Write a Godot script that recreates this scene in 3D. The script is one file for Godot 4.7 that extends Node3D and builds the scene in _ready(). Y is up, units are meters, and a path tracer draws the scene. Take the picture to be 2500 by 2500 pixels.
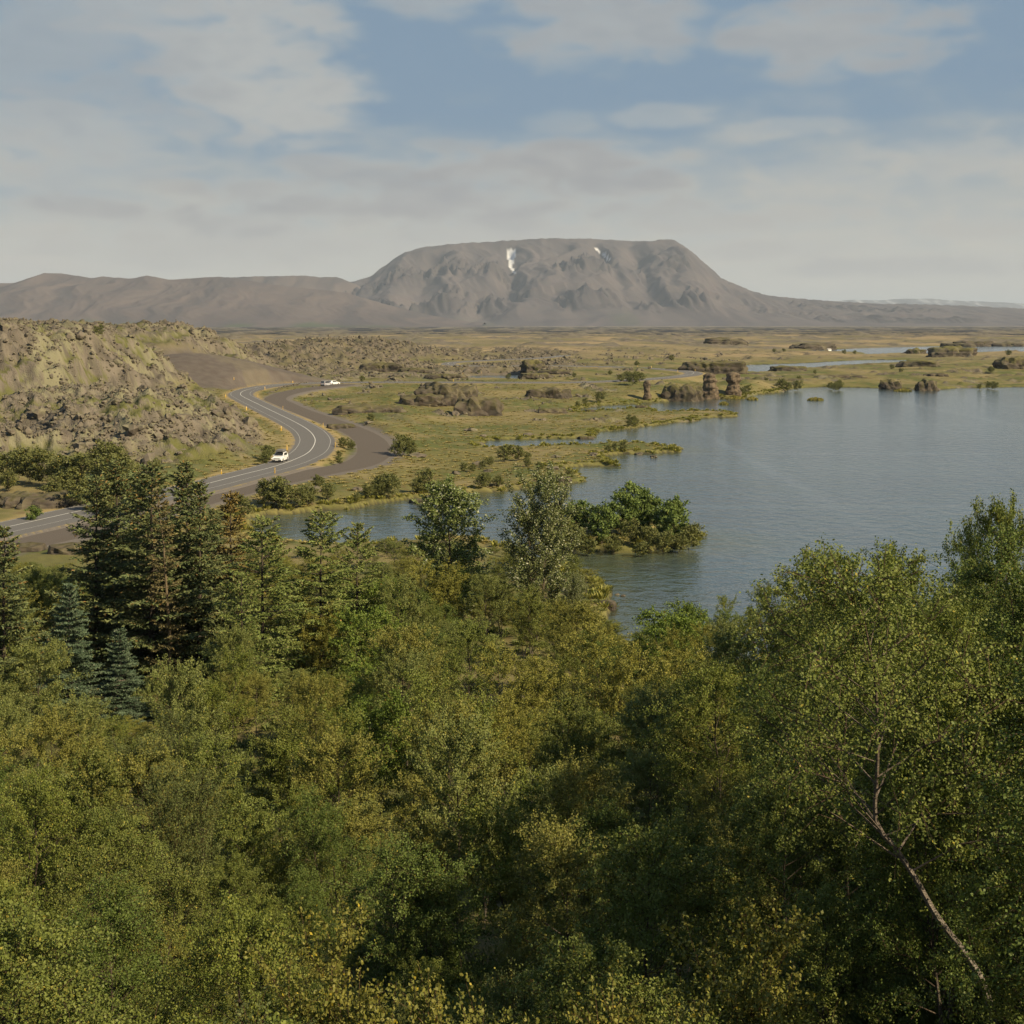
extends Node3D
# A lake in a lava landscape, seen over a birch wood from a low hill. Distances d run away from the viewer along -z.

var names := {}
var rng := RandomNumberGenerator.new()
var mats := {}

# ---------------------------------------------------------------- helpers
func numbered(called: String) -> String:
	var n: int = names.get(called, 0)
	names[called] = n + 1
	return called if n == 0 else "%s_%03d" % [called, n]

func tag(o: Node, label: String, category: String, group := "") -> void:
	o.set_meta("label", label)
	o.set_meta("category", category)
	if group != "":
		o.set_meta("group", group)

func thing(called: String, label: String, category: String, at: Vector3, turn := 0.0, group := "") -> Node3D:
	var o := Node3D.new()
	o.name = numbered(called)
	add_child(o)
	o.position = at
	o.rotation.y = turn
	tag(o, label, category, group)
	return o

func part(parent: Node, called: String, mesh: Mesh, m: Material, at := Vector3.ZERO) -> MeshInstance3D:
	var o := MeshInstance3D.new()
	o.name = called
	o.mesh = mesh
	o.material_override = m
	o.position = at
	parent.add_child(o, true)
	return o

func structure(called: String, mesh: Mesh, m: Material) -> MeshInstance3D:
	var o := MeshInstance3D.new()
	o.name = called
	o.mesh = mesh
	o.material_override = m
	add_child(o)
	o.set_meta("kind", "structure")
	return o

func lin3(r: float, g: float, b: float) -> Color:
	return Color(r, g, b).linear_to_srgb()

func mat(called: String, c: Color, rough := 0.85, spec := 0.5) -> StandardMaterial3D:
	var m := StandardMaterial3D.new()
	m.resource_name = called
	m.albedo_color = c
	m.roughness = rough
	m.metallic_specular = spec
	mats[called] = m
	return m

func arrays_mesh(v: PackedVector3Array, idx: PackedInt32Array, c := PackedColorArray(), n := PackedVector3Array(), uv := PackedVector2Array()) -> ArrayMesh:
	var a := []
	a.resize(Mesh.ARRAY_MAX)
	a[Mesh.ARRAY_VERTEX] = v
	a[Mesh.ARRAY_INDEX] = idx
	if c.size() > 0:
		a[Mesh.ARRAY_COLOR] = c
	if n.size() > 0:
		a[Mesh.ARRAY_NORMAL] = n
	if uv.size() > 0:
		a[Mesh.ARRAY_TEX_UV] = uv
	var m := ArrayMesh.new()
	m.add_surface_from_arrays(Mesh.PRIMITIVE_TRIANGLES, a)
	return m

func noise(s: int, freq: float, oct := 3, kind := FastNoiseLite.TYPE_SIMPLEX_SMOOTH, fractal := FastNoiseLite.FRACTAL_FBM) -> FastNoiseLite:
	var n := FastNoiseLite.new()
	n.seed = s
	n.frequency = freq
	n.noise_type = kind
	n.fractal_type = fractal
	n.fractal_octaves = oct
	return n

func sm(a: float, b: float, x: float) -> float:
	var t := clampf((x - a) / (b - a), 0.0, 1.0)
	return t * t * (3.0 - 2.0 * t)

func mix3(a: Vector3, b: Vector3, t: float) -> Vector3:
	return a + (b - a) * t

# ---------------------------------------------------------------- sky
func cloud_spot(u: float, v: float, cu: float, cv: float, ru: float, rv: float) -> float:
	var a := (u - cu) / ru
	var b := (v - cv) / rv
	return maxf(0.0, 1.0 - (a * a + b * b))

var sky_soft: FastNoiseLite
var sky_fine: FastNoiseLite
var sky_wide: FastNoiseLite
# Each cloud: bearing and height of its middle in degrees, half widths in degrees, thickness, greyness.
var CLOUDS := [
	[-11.3, 10.9, 4.0, 2.6, 0.85, 0.05], [-9.2, 8.9, 3.0, 1.5, 0.9, 0.0], [-17.5, 10.4, 5.0, 2.9, 0.55, 0.7], [-13.5, 12.2, 4.0, 1.4, 0.7, 0.1],
	[-18.0, 7.2, 5.5, 1.3, 0.75, 0.25], [-14.0, 7.9, 4.5, 0.9, 0.5, 0.15], [3.4, 11.9, 3.8, 1.5, 0.8, 0.6], [12.8, 11.2, 4.2, 1.35, 0.85, 0.65], [-3.3, 12.8, 2.6, 0.7, 0.6, 0.4],
	[6.0, 8.2, 2.4, 0.4, 0.5, 0.0], [10.6, 7.6, 2.6, 0.36, 0.5, 0.0], [2.2, 8.0, 1.4, 0.45, 0.35, 0.1],
	[1.2, 6.3, 5.2, 0.85, 1.0, 0.75], [3.6, 5.5, 3.4, 0.6, 0.9, 0.85], [-3.0, 4.7, 6.0, 0.75, 0.95, 0.85], [-9.5, 5.2, 3.0, 0.5, 0.8, 0.8], [-15.8, 4.35, 3.0, 0.55, 0.9, 0.9], [-12.0, 3.0, 8.0, 0.8, 0.6, 0.7],
	[-13.0, 5.3, 1.6, 0.3, 0.7, 0.8], [8.0, 3.9, 3.2, 0.35, 0.6, 0.8], [12.5, 4.3, 2.2, 0.3, 0.5, 0.6], [16.0, 2.2, 5.0, 0.4, 0.7, 0.75], [9.5, 2.9, 4.0, 0.35, 0.6, 0.7], [-19.0, 1.9, 3.2, 0.5, 0.9, -0.3],
	[-6.5, 6.2, 2.6, 0.45, 0.8, 0.7], [-5.0, 5.6, 1.8, 0.3, 0.8, 0.9], [-10.8, 3.9, 2.6, 0.4, 0.8, 0.8], [-17.0, 5.6, 3.5, 0.5, 0.5, 0.1], [0.0, 3.7, 3.0, 0.4, 0.7, 0.5], [-2.0, 7.0, 2.2, 0.3, 0.6, 0.6], [5.5, 4.6, 2.6, 0.35, 0.7, 0.8], [13.0, 5.6, 4.0, 0.5, 0.4, 0.0], [17.5, 6.3, 4.0, 0.6, 0.5, 0.05], [19.0, 3.6, 3.0, 0.3, 0.5, 0.6], [27.0, 9.0, 4.5, 1.6, 0.9, 0.3], [-28.0, 9.5, 5.0, 1.8, 0.9, 0.3]]

func sky_color(az: float, el: float) -> Color:
	# degrees in, colour as a picture shows it out
	var e := maxf(el, 0.0)
	var top := Vector3(0.30, 0.43, 0.58)
	var mid := Vector3(0.470, 0.560, 0.640)
	var low := Vector3(0.745, 0.73, 0.69)
	var c := mix3(mid, top, sm(9.0, 60.0, e))
	c = mix3(low, c, sm(0.0, 8.5, e))
	var n1 := sky_soft.get_noise_2d(az * 1.0, e * 3.2)
	var n2 := sky_fine.get_noise_2d(az * 1.0 + n1 * 1.5, e * 2.6)
	# veil of high cloud low over the land, thicker towards the right
	var veil := sm(8.6, 3.0, e + n1 * 2.6 - sm(2.0, 12.0, az) * 1.4) * 0.8
	c = mix3(c, mix3(Vector3(0.70, 0.69, 0.66), Vector3(0.755, 0.738, 0.695), sm(6.0, 1.0, e)), clampf(veil * (0.85 + n2 * 0.5), 0.0, 1.0))
	var dens := 0.0
	var grey := 0.0
	if absf(az) < 36.0 and e < 17.0:
		for k in CLOUDS:
			var a: float = (az - k[0]) / (k[2] * 1.25)
			var b: float = (e - k[1]) / (k[3] * 1.35)
			var q := 1.0 - (a * a + b * b)
			if q > -0.6:
				var f: float = sm(-0.35, 0.9, q + n1 * 0.55 + n2 * 0.7) * k[4] * sm(-0.6, 0.05, q)
				grey = maxf(grey * (1.0 - f), grey * (1.0 - f) + f * k[5]) if k[5] >= 0.0 else grey * (1.0 - f) + f * k[5]
				dens = maxf(dens, f)
	# the same kind of broken cloud everywhere else
	var away := maxf(sm(22.0, 36.0, absf(az)), sm(13.0, 17.0, e))
	if away > 0.0:
		var q2 := sky_wide.get_noise_2d(az * 0.55, e * (1.5 - 0.9 * sm(10.0, 80.0, e))) + n2 * 0.25
		var f2 := sm(0.0, 0.4, q2) * 0.8 * away * sm(88.0, 60.0, e)
		dens = maxf(dens, f2)
		grey = maxf(grey, f2 * 0.35)
	var bright := Vector3(0.725, 0.71, 0.68)
	var dull := mix3(Vector3(0.60, 0.598, 0.60), Vector3(0.615, 0.618, 0.625), sm(7.0, 1.0, e))
	c = mix3(c, mix3(bright, dull, clampf(grey + n2 * 0.35, 0.0, 1.0)), clampf(dens, 0.0, 1.0) * 0.86)
	return Color(c.x, c.y, c.z)

func make_sky() -> Sky:
	sky_soft = noise(3, 0.16, 4)
	sky_fine = noise(7, 0.34, 3)
	sky_wide = noise(12, 0.07, 5)
	var w := 4096
	var h := 2048
	var im := Image.create_empty(w, h, false, Image.FORMAT_RGB8)
	im.fill(Color(0.42, 0.42, 0.38))
	var y := 0
	while y < h / 2:
		var el0 := (0.5 - (y + 0.5) / h) * 180.0
		var near_row := el0 < 16.0
		var sy := 1 if near_row else 8
		var x := 0
		while x < w:
			var az := wrapf((x + 0.5) / w * 360.0, -180.0, 180.0)
			var s := 1 if near_row and absf(az) < 26.0 else 8
			if near_row and s == 8:
				s = 8
				if y % 4 == 0:
					im.fill_rect(Rect2i(x, y, 8, 4), sky_color(az + 0.3, el0 - 0.13))
			elif s == 1:
				im.set_pixel(x, y, sky_color(az, el0))
			else:
				im.fill_rect(Rect2i(x, y, 8, sy), sky_color(az + 0.3, el0 - 0.3))
			x += s
		y += sy
	var p := PanoramaSkyMaterial.new()
	p.panorama = ImageTexture.create_from_image(im)
	p.energy_multiplier = 0.56
	var sky := Sky.new()
	sky.sky_material = p
	return sky

# ---------------------------------------------------------------- rasters of shore and road distance
class Raster:
	var x0: float
	var d0: float
	var cell: float
	var w: int
	var h: int
	var far: float
	var dist := PackedFloat32Array()
	var val := PackedFloat32Array()
	func _init(ax: float, ad: float, bx: float, bd: float, c: float, reach: float) -> void:
		x0 = ax
		d0 = ad
		cell = c
		w = int((bx - ax) / c) + 1
		h = int((bd - ad) / c) + 1
		far = reach
		dist.resize(w * h)
		dist.fill(reach)
		val.resize(w * h)
	func splat(px: float, pd: float, value: float) -> void:
		var gi := (px - x0) / cell
		var gj := (pd - d0) / cell
		var r := int(far / cell)
		for j in range(maxi(0, int(gj) - r), mini(h, int(gj) + r + 2)):
			for i in range(maxi(0, int(gi) - r), mini(w, int(gi) + r + 2)):
				var q := Vector2(i - gi, j - gj).length() * cell
				var at := j * w + i
				if q < dist[at]:
					dist[at] = q
					val[at] = value
	func line(a: Vector2, b: Vector2, va: float, vb: float) -> void:
		var n := maxi(1, int(a.distance_to(b) / (cell * 1.2)))
		for k in n:
			var t := float(k) / n
			splat(lerpf(a.x, b.x, t), lerpf(a.y, b.y, t), lerpf(va, vb, t))
	func fill_sign(poly: PackedVector2Array, sign: float) -> void:
		for j in h:
			var d := d0 + j * cell
			var cuts := []
			for k in poly.size():
				var a := poly[k]
				var b := poly[(k + 1) % poly.size()]
				if (a.y > d) != (b.y > d):
					cuts.append(a.x + (b.x - a.x) * (d - a.y) / (b.y - a.y))
			cuts.sort()
			for q in range(0, cuts.size() - 1, 2):
				var i0 := maxi(0, int(ceil((cuts[q] - x0) / cell)))
				var i1 := mini(w - 1, int(floor((cuts[q + 1] - x0) / cell)))
				for i in range(i0, i1 + 1):
					val[j * w + i] = sign
	func inside(x: float, d: float) -> bool:
		return x > x0 and d > d0 and x < x0 + (w - 2) * cell and d < d0 + (h - 2) * cell
	func at(x: float, d: float) -> float:
		var gx := (x - x0) / cell
		var gy := (d - d0) / cell
		var i := int(gx)
		var j := int(gy)
		gx -= i
		gy -= j
		var p := j * w + i
		return lerpf(lerpf(dist[p], dist[p + 1], gx), lerpf(dist[p + w], dist[p + w + 1], gx), gy)
	func value(x: float, d: float) -> float:
		var gx := (x - x0) / cell
		var gy := (d - d0) / cell
		var i := int(gx)
		var j := int(gy)
		gx -= i
		gy -= j
		var p := j * w + i
		return lerpf(lerpf(val[p], val[p + 1], gx), lerpf(val[p + w], val[p + w + 1], gx), gy)

var shore_near: Raster
var shore_far: Raster
var road_r: Raster
var gravel_r: Raster
var asphalt_line: Array[Vector3] = []
var gravel_line: Array[Vector3] = []
var shore_samples: Array[Vector2] = []

func smooth_line(pts: Array, step: float) -> Array[Vector3]:
	# Catmull-Rom; x, height, d
	var out: Array[Vector3] = []
	for k in pts.size() - 1:
		var a: Vector3 = pts[maxi(0, k - 1)]
		var b: Vector3 = pts[k]
		var c: Vector3 = pts[k + 1]
		var e: Vector3 = pts[mini(pts.size() - 1, k + 2)]
		var n := maxi(2, int(b.distance_to(c) / step))
		for q in n:
			out.append(b.cubic_interpolate(c, a, e, float(q) / n))
	out.append(pts[-1])
	return out

func wiggle(poly: Array, s: int, amount: float, step: float) -> PackedVector2Array:
	# natural irregularity on a traced shore
	var nz := noise(s, 0.06, 3)
	var out := PackedVector2Array()
	for k in poly.size():
		var a: Vector2 = poly[k]
		var b: Vector2 = poly[(k + 1) % poly.size()]
		var n := maxi(1, int(a.distance_to(b) / step))
		for q in n:
			var p := a.lerp(b, float(q) / n)
			out.append(p + Vector2(nz.get_noise_2d(p.x, p.y), nz.get_noise_2d(p.x + 500.0, p.y) * 1.6) * amount)
	return out

func make_rasters() -> void:
	shore_near = Raster.new(-200, 60, 330, 760, 1.0, 12.0)
	shore_far = Raster.new(-200, 740, 800, 1960, 4.0, 40.0)
	shore_near.val.fill(1.0)
	shore_far.val.fill(1.0)
	var near_polys := [wiggle(LAKE, 1, 1.6, 2.5), wiggle(ISLAND, 2, 0.8, 2.0), wiggle(POND_A, 3, 2.0, 4.0)]
	shore_near.fill_sign(near_polys[0], -1.0)
	shore_near.fill_sign(near_polys[1], 1.0)
	shore_near.fill_sign(near_polys[2], -1.0)
	var keep := shore_near.val.duplicate()
	for poly in near_polys:
		for k in poly.size():
			var a: Vector2 = poly[k]
			if a.x > -205 and a.x < 335 and a.y < 765:
				shore_near.line(a, poly[(k + 1) % poly.size()], 0, 0)
				shore_samples.append(a)
	for k in keep.size():
		shore_near.dist[k] *= keep[k]
	for poly in [wiggle(POND_B, 4, 4.0, 9.0), wiggle(POND_C, 5, 8.0, 14.0)]:
		shore_far.fill_sign(poly, -1.0)
		keep = shore_far.val.duplicate()
		for k in poly.size():
			shore_far.line(poly[k], poly[(k + 1) % poly.size()], 0, 0)
		shore_far.val = keep
	for k in keep.size():
		shore_far.dist[k] *= keep[k]
	road_r = Raster.new(-170, 140, 180, 1090, 1.0, 18.0)
	gravel_r = Raster.new(-110, 140, 10, 620, 1.0, 14.0)
	asphalt_line = smooth_line(ASPHALT, 2.0)
	gravel_line = smooth_line(GRAVEL, 2.0)
	for p in asphalt_line:
		road_r.splat(p.x, p.z, p.y)
	for p in gravel_line:
		gravel_r.splat(p.x, p.z, p.y)

# ---------------------------------------------------------------- ground
var n_base := noise(21, 0.012, 4)
var n_tuss := noise(22, 0.35, 2)
var n_ridge := noise(23, 0.042, 4, FastNoiseLite.TYPE_SIMPLEX_SMOOTH, FastNoiseLite.FRACTAL_RIDGED)
var n_cell := noise(24, 0.16, 3, FastNoiseLite.TYPE_CELLULAR)
var n_crag := noise(28, 0.1, 4, FastNoiseLite.TYPE_SIMPLEX, FastNoiseLite.FRACTAL_RIDGED)
var n_patch := noise(25, 0.03, 4)
var n_speck := noise(26, 0.22, 3)
var n_far := noise(27, 0.0035, 4)
var HILL := [Vector2(-60, 20.0), Vector2(-8, 24.0), Vector2(0, 24.0), Vector2(5, 17.5), Vector2(8, 15), Vector2(14, 12.3), Vector2(20, 10.6), Vector2(30, 8.4), Vector2(40, 6.8), Vector2(55, 5.2), Vector2(70, 4.2), Vector2(85, 3.4), Vector2(100, 2.7), Vector2(130, 1.8), Vector2(160, 1.6), Vector2(230, 1.7), Vector2(420, 2.2), Vector2(560, 3.2), Vector2(900, 3.6), Vector2(2000, 5.0), Vector2(9000, 6.0), Vector2(60000, 6.0)]
# results of the last height() call besides the height
var g_lava := 0.0
var g_cinder := 0.0
var g_sd := 99.0
var g_road := 99.0
var g_gravel := 99.0

func table(t: Array, x: float) -> float:
	for k in range(1, t.size()):
		var b: Vector2 = t[k]
		if x <= b.x:
			var a: Vector2 = t[k - 1]
			return a.y + (b.y - a.y) * (x - a.x) / (b.x - a.x)
	return t[-1].y

func mound(x: float, d: float, cx: float, cd: float, rx: float, rd: float, inner: float) -> float:
	var a := (x - cx) / rx
	var b := (d - cd) / rd
	var r := sqrt(a * a + b * b)
	return 0.0 if r >= 1.0 else sm(1.0, inner, r)

func height(x: float, d: float, fine := true) -> float:
	var h := table(HILL, d)
	g_lava = 0.0
	g_cinder = 0.0
	g_sd = 12.0
	g_road = 99.0
	g_gravel = 99.0
	if d < 90.0:
		h += 7.0 * sm(1.5, 10.0, x) * sm(6.0, 18.0, d) * (1.0 - sm(34.0, 75.0, d))
	if d > 560.0 and x > 0.0:
		h *= lerpf(1.0, 0.32, sm(0.09, 0.15, x / d) * sm(2300.0, 1900.0, d))
	var nb := n_base.get_noise_2d(x, d)
	var open := sm(150.0, 260.0, d)
	h += (nb * 1.6 + n_patch.get_noise_2d(x - 50.0, d) * 0.9 + (n_speck.get_noise_2d(x, d) * 0.22 if fine else 0.0)) * open
	if d > 190.0 and d < 460.0:
		# the low spits between the inlets
		h *= 1.0 - 0.68 * sm(-32.0, -8.0, x) * sm(190.0, 215.0, d) * sm(460.0, 410.0, d)
	if d > 210.0 and d < 1400.0:
		# the lava hills on the left and the lava field behind
		var wob := n_patch.get_noise_2d(x + 300.0, d) * 9.0
		if x < 0.0:
			var a1 := mound(x + wob, d, -185, 445, 90, 100, 0.6)
			var a2 := mound(x + wob, d, -178, 640, 84, 112, 0.3)
			var b1 := mound(x, d + wob * 0.6, -82, 298, 35, 82, 0.3)
			var b2 := mound(x, d + wob, -112, 292, 52, 60, 0.3)
			var m1 := mound(x, d + wob, -110, 960, 92, 160, 0.2)
			var m2 := mound(x, d + wob, -125, 800, 80, 120, 0.2)
			var c1 := mound(x, d, -124, 552, 68, 70, 0.0)
			var b3 := mound(x, d, -62, 272, 24, 54, 0.0)
			h += 4.2 * b3
			h += 23.0 * a1 + 21.5 * a2 + 7.6 * b1 + 3.2 * b2 + 11.0 * m1 + 10.0 * m2
			g_cinder = sm(0.02, 0.14, c1 + n_speck.get_noise_2d(x, d) * 0.06) * sm(0.85, 0.45, a2) * sm(0.3, 0.05, a1)
			if c1 > 0.0:
				h = maxf(h, h * (1.0 - sm(0.0, 0.1, c1)) + (2.4 + 12.2 * c1) * sm(0.0, 0.1, c1))
			g_lava = clampf(maxf(maxf(a1, a2), maxf(maxf(b1, maxf(b2, b3 * 0.6)), maxf(m1, m2))) * 2.2, 0.0, 1.0)
			g_lava *= 1.0 - g_cinder
		var field := sm(560.0, 680.0, d) * sm(70.0, 10.0, x) * sm(1400.0, 1150.0, d)
		field *= sm(-0.22, 0.12, n_patch.get_noise_2d(x * 0.5, d * 0.25) + 0.1)
		# scattered lava in the meadows
		var bits := sm(0.2, 0.42, n_patch.get_noise_2d(x * 1.4 + 90.0, d * 0.9)) * sm(320.0, 420.0, d) * 0.75
		g_lava = maxf(g_lava, maxf(field, bits))
		g_lava *= 1.0 - g_cinder
	elif d >= 1400.0:
		g_lava = sm(-0.05, 0.2, n_far.get_noise_2d(x * 2.0, d * 1.2)) * 0.8
	# roads cut or fill the ground
	var flat := 0.0
	if road_r.inside(x, d):
		var q := road_r.at(x, d)
		g_road = q
		if q < 17.0:
			var f := sm(13.0, 5.2, q)
			h = lerpf(h, road_r.value(x, d) - 0.32, f)
			flat = f
	if gravel_r.inside(x, d):
		var q2 := gravel_r.at(x, d)
		g_gravel = q2
		if q2 < 13.0:
			var f2 := sm(9.0, 3.9, q2) * (1.0 - sm(7.0, 4.5, g_road))
			h = lerpf(h, gravel_r.value(x, d) - 0.28, f2)
			flat = maxf(flat, f2)
	g_lava *= 1.0 - flat
	# shores
	if shore_near.inside(x, d):
		g_sd = shore_near.at(x, d)
	elif shore_far.inside(x, d):
		g_sd = shore_far.at(x, d) * 0.4
	if g_sd < 0.0:
		return -0.12 + g_sd * 0.3
	if fine:
		if g_lava > 0.02 and d > 1400.0:
			h += g_lava * 5.0 * maxf(0.0, n_base.get_noise_2d(x * 1.2, d * 0.8) + n_patch.get_noise_2d(x, d * 0.5)) * sm(9000.0, 5000.0, d)
		elif g_lava > 0.02:
			var k := 1.0 + sm(500.0, 1200.0, d) * 0.6
			h += g_lava * k * (2.9 * n_ridge.get_noise_2d(x, d) - 0.9 + 1.6 * n_cell.get_noise_2d(x, d) + 1.3 * n_crag.get_noise_2d(x, d) + 0.4)
		h += n_tuss.get_noise_2d(x, d) * 0.16 * (1.0 - flat) * (1.0 - g_cinder)
	if g_sd < 12.0:
		h = minf(h, h * (0.12 + 0.88 * sm(0.5, 12.0, g_sd)) * sm(0.0, 1.0, g_sd) + 0.36 * sm(0.0, 0.9, g_sd) * sm(12.0, 6.0, g_sd))
		h = maxf(h, 0.03 + 0.36 * sm(0.0, 0.9, g_sd))
		if fine and flat < 0.2:
			h += (n_tuss.get_noise_2d(x * 1.8, d * 1.8) + 0.3) * 0.32 * sm(0.0, 0.7, g_sd) * sm(7.0, 2.0, g_sd)
	return h

func ground_color(x: float, d: float, steep: float) -> Color:
	var p := n_patch.get_noise_2d(x, d)
	var s := n_speck.get_noise_2d(x, d)
	var t := n_base.get_noise_2d(x * 2.0 + 70.0, d * 2.0)
	var c := mix3(Vector3(0.140, 0.132, 0.046), Vector3(0.225, 0.186, 0.088), clampf(0.5 + p * 1.5 + s * 0.5, 0.0, 1.0))
	c = mix3(c, Vector3(0.082, 0.102, 0.030), sm(0.02, 0.38, t + s * 0.45) * 0.8)
	c = mix3(c, Vector3(0.15, 0.10, 0.05), sm(0.28, 0.5, n_speck.get_noise_2d(x + 700.0, d)) * 0.5)
	# shore plants
	c = mix3(c, Vector3(0.165, 0.160, 0.05), sm(3.0, 0.8, g_sd + s * 1.5) * 0.65)
	if g_sd < 0.35:
		c = Vector3(0.055, 0.05, 0.03)
	if d > 700.0:
		var tan := mix3(Vector3(0.285, 0.220, 0.122), Vector3(0.165, 0.145, 0.072), clampf(0.45 + 1.6 * n_far.get_noise_2d(x * 2.0, d * 0.9), 0.0, 1.0))
		c = mix3(c, tan, sm(820.0, 1150.0, d) * sm(30.0, 80.0, g_sd * 4.0 + 32.0))
	if d > 1900.0:
		var dark := sm(2300.0, 3000.0, d + n_far.get_noise_2d(x * 0.6, d) * 900.0) * sm(14000.0, 8500.0, d)
		c = mix3(c, Vector3(0.034, 0.032, 0.03), dark * (0.95 + 0.5 * n_far.get_noise_2d(x * 1.5, d * 0.7)))
		c = mix3(c, Vector3(0.27, 0.215, 0.15), sm(8500.0, 11000.0, d))
	if g_lava > 0.0:
		var rock := mix3(Vector3(0.185, 0.160, 0.125), Vector3(0.092, 0.080, 0.066), clampf(0.3 + s * 1.3, 0.0, 1.0))
		var lichen := sm(-0.05, 0.35, n_patch.get_noise_2d(x * 1.6 - 200.0, d * 1.6) * 0.9 + n_speck.get_noise_2d(x * 2.0 + 33.0, d * 2.0) * 0.6)
		rock = mix3(rock, Vector3(0.235, 0.225, 0.135), lichen * 0.7)
		var moss := sm(0.02, 0.26, n_patch.get_noise_2d(x * 1.5 + 400.0, d * 1.5) - s * 0.35) * (1.0 - sm(0.6, 1.2, steep))
		rock = mix3(rock, Vector3(0.115, 0.118, 0.036), moss * 0.9)
		if d > 560.0:
			rock = mix3(rock, Vector3(0.165, 0.135, 0.098), sm(560.0, 750.0, d) * 0.6)
		c = mix3(c, rock, clampf(g_lava * 1.5, 0.0, 1.0))
	if g_cinder > 0.0:
		var cin := mix3(Vector3(0.105, 0.088, 0.075), Vector3(0.135, 0.115, 0.098), clampf(0.5 + s, 0.0, 1.0))
		var strip := sm(0.22, 0.3, n_patch.get_noise_2d((x + d * 0.25) * 1.6, d * 0.35))
		cin = mix3(cin, Vector3(0.22, 0.19, 0.11), strip * 0.22)
		c = mix3(c, cin, g_cinder)
	# verges of dry grass and gravel
	if g_road < 9.0:
		var edge := g_road + s * 1.2
		c = mix3(c, Vector3(0.335, 0.255, 0.115), sm(7.2, 5.0, edge) * 0.85)
		c = mix3(c, Vector3(0.215, 0.185, 0.15), sm(4.6, 3.9, edge))
	if g_gravel < 9.0 and g_road > 4.5:
		var e2 := g_gravel + s * 0.9
		c = mix3(c, Vector3(0.165, 0.145, 0.125), sm(4.6, 3.3, e2 + sm(0.0, 6.0, g_road - 8.0) * -1.8))
	c *= 1.2
	return Color(c.x, c.y, c.z)

func make_ground() -> MeshInstance3D:
	var rows := PackedFloat32Array()
	var d := -30.0
	while d < 60000.0:
		rows.append(d)
		if d < 100.0: d += 4.0
		elif d < 180.0: d += 1.3
		elif d < 440.0: d += 0.72
		elif d < 700.0: d += 1.3
		elif d < 1300.0: d += 3.8
		elif d < 3200.0: d += 18.0
		else: d *= 1.07
	var cols := 510
	var kmax := 0.435
	var nr := rows.size()
	var v := PackedVector3Array()
	var c := PackedColorArray()
	var nn := PackedVector3Array()
	v.resize(nr * cols)
	c.resize(nr * cols)
	nn.resize(nr * cols)
	var low := PackedByteArray()
	low.resize(nr * cols)
	var rough := PackedByteArray()
	rough.resize(nr * cols)
	for i in nr:
		d = rows[i]
		for j in cols:
			var x := (2.0 * j / (cols - 1.0) - 1.0) * (kmax * maxf(d, 0.0) + 44.0 * exp(-maxf(d, 0.0) / 45.0))
			var h := height(x, d)
			var at := i * cols + j
			v[at] = Vector3(x, h, -d)
			low[at] = 1 if h < -0.5 else 0
			rough[at] = 1 if g_lava > 0.3 and d < 1300.0 else 0
			var steep := 0.0
			if i > 0:
				steep = absf(h - v[at - cols].y) / (d - rows[i - 1])
			c[at] = ground_color(x, d, steep)
	for i in nr:
		var ia := maxi(0, i - 1) * cols
		var ib := mini(nr - 1, i + 1) * cols
		for j in cols:
			var p := v[i * cols + mini(cols - 1, j + 1)] - v[i * cols + maxi(0, j - 1)]
			var q := v[ib + j] - v[ia + j]
			nn[i * cols + j] = p.cross(q).normalized()
	var idx := PackedInt32Array()
	var idx2 := PackedInt32Array()
	for i in nr - 1:
		for j in cols - 1:
			var a := i * cols + j
			if rough[a] + rough[a + 1] + rough[a + cols] + rough[a + cols + 1] > 1:
				idx2.append_array([a, a + cols, a + 1, a + 1, a + cols, a + cols + 1])
				continue
			if low[a] + low[a + 1] + low[a + cols] + low[a + cols + 1] == 4:
				continue
			idx.append_array([a, a + cols, a + 1, a + 1, a + cols, a + cols + 1])
	var gm := arrays_mesh(v, idx, c, nn)
	var used := {}
	var v2 := PackedVector3Array()
	var c2 := PackedColorArray()
	var n2 := PackedVector3Array()
	for k in idx2.size():
		var q := idx2[k]
		if not used.has(q):
			used[q] = v2.size()
			v2.append(v[q])
			c2.append(c[q])
			n2.append(nn[q])
		idx2[k] = used[q]
	var o := structure("ground", gm, mats.ground)
	part(o, "lava_surface", arrays_mesh(v2, idx2, c2, n2), mats.lava)
	return o

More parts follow.
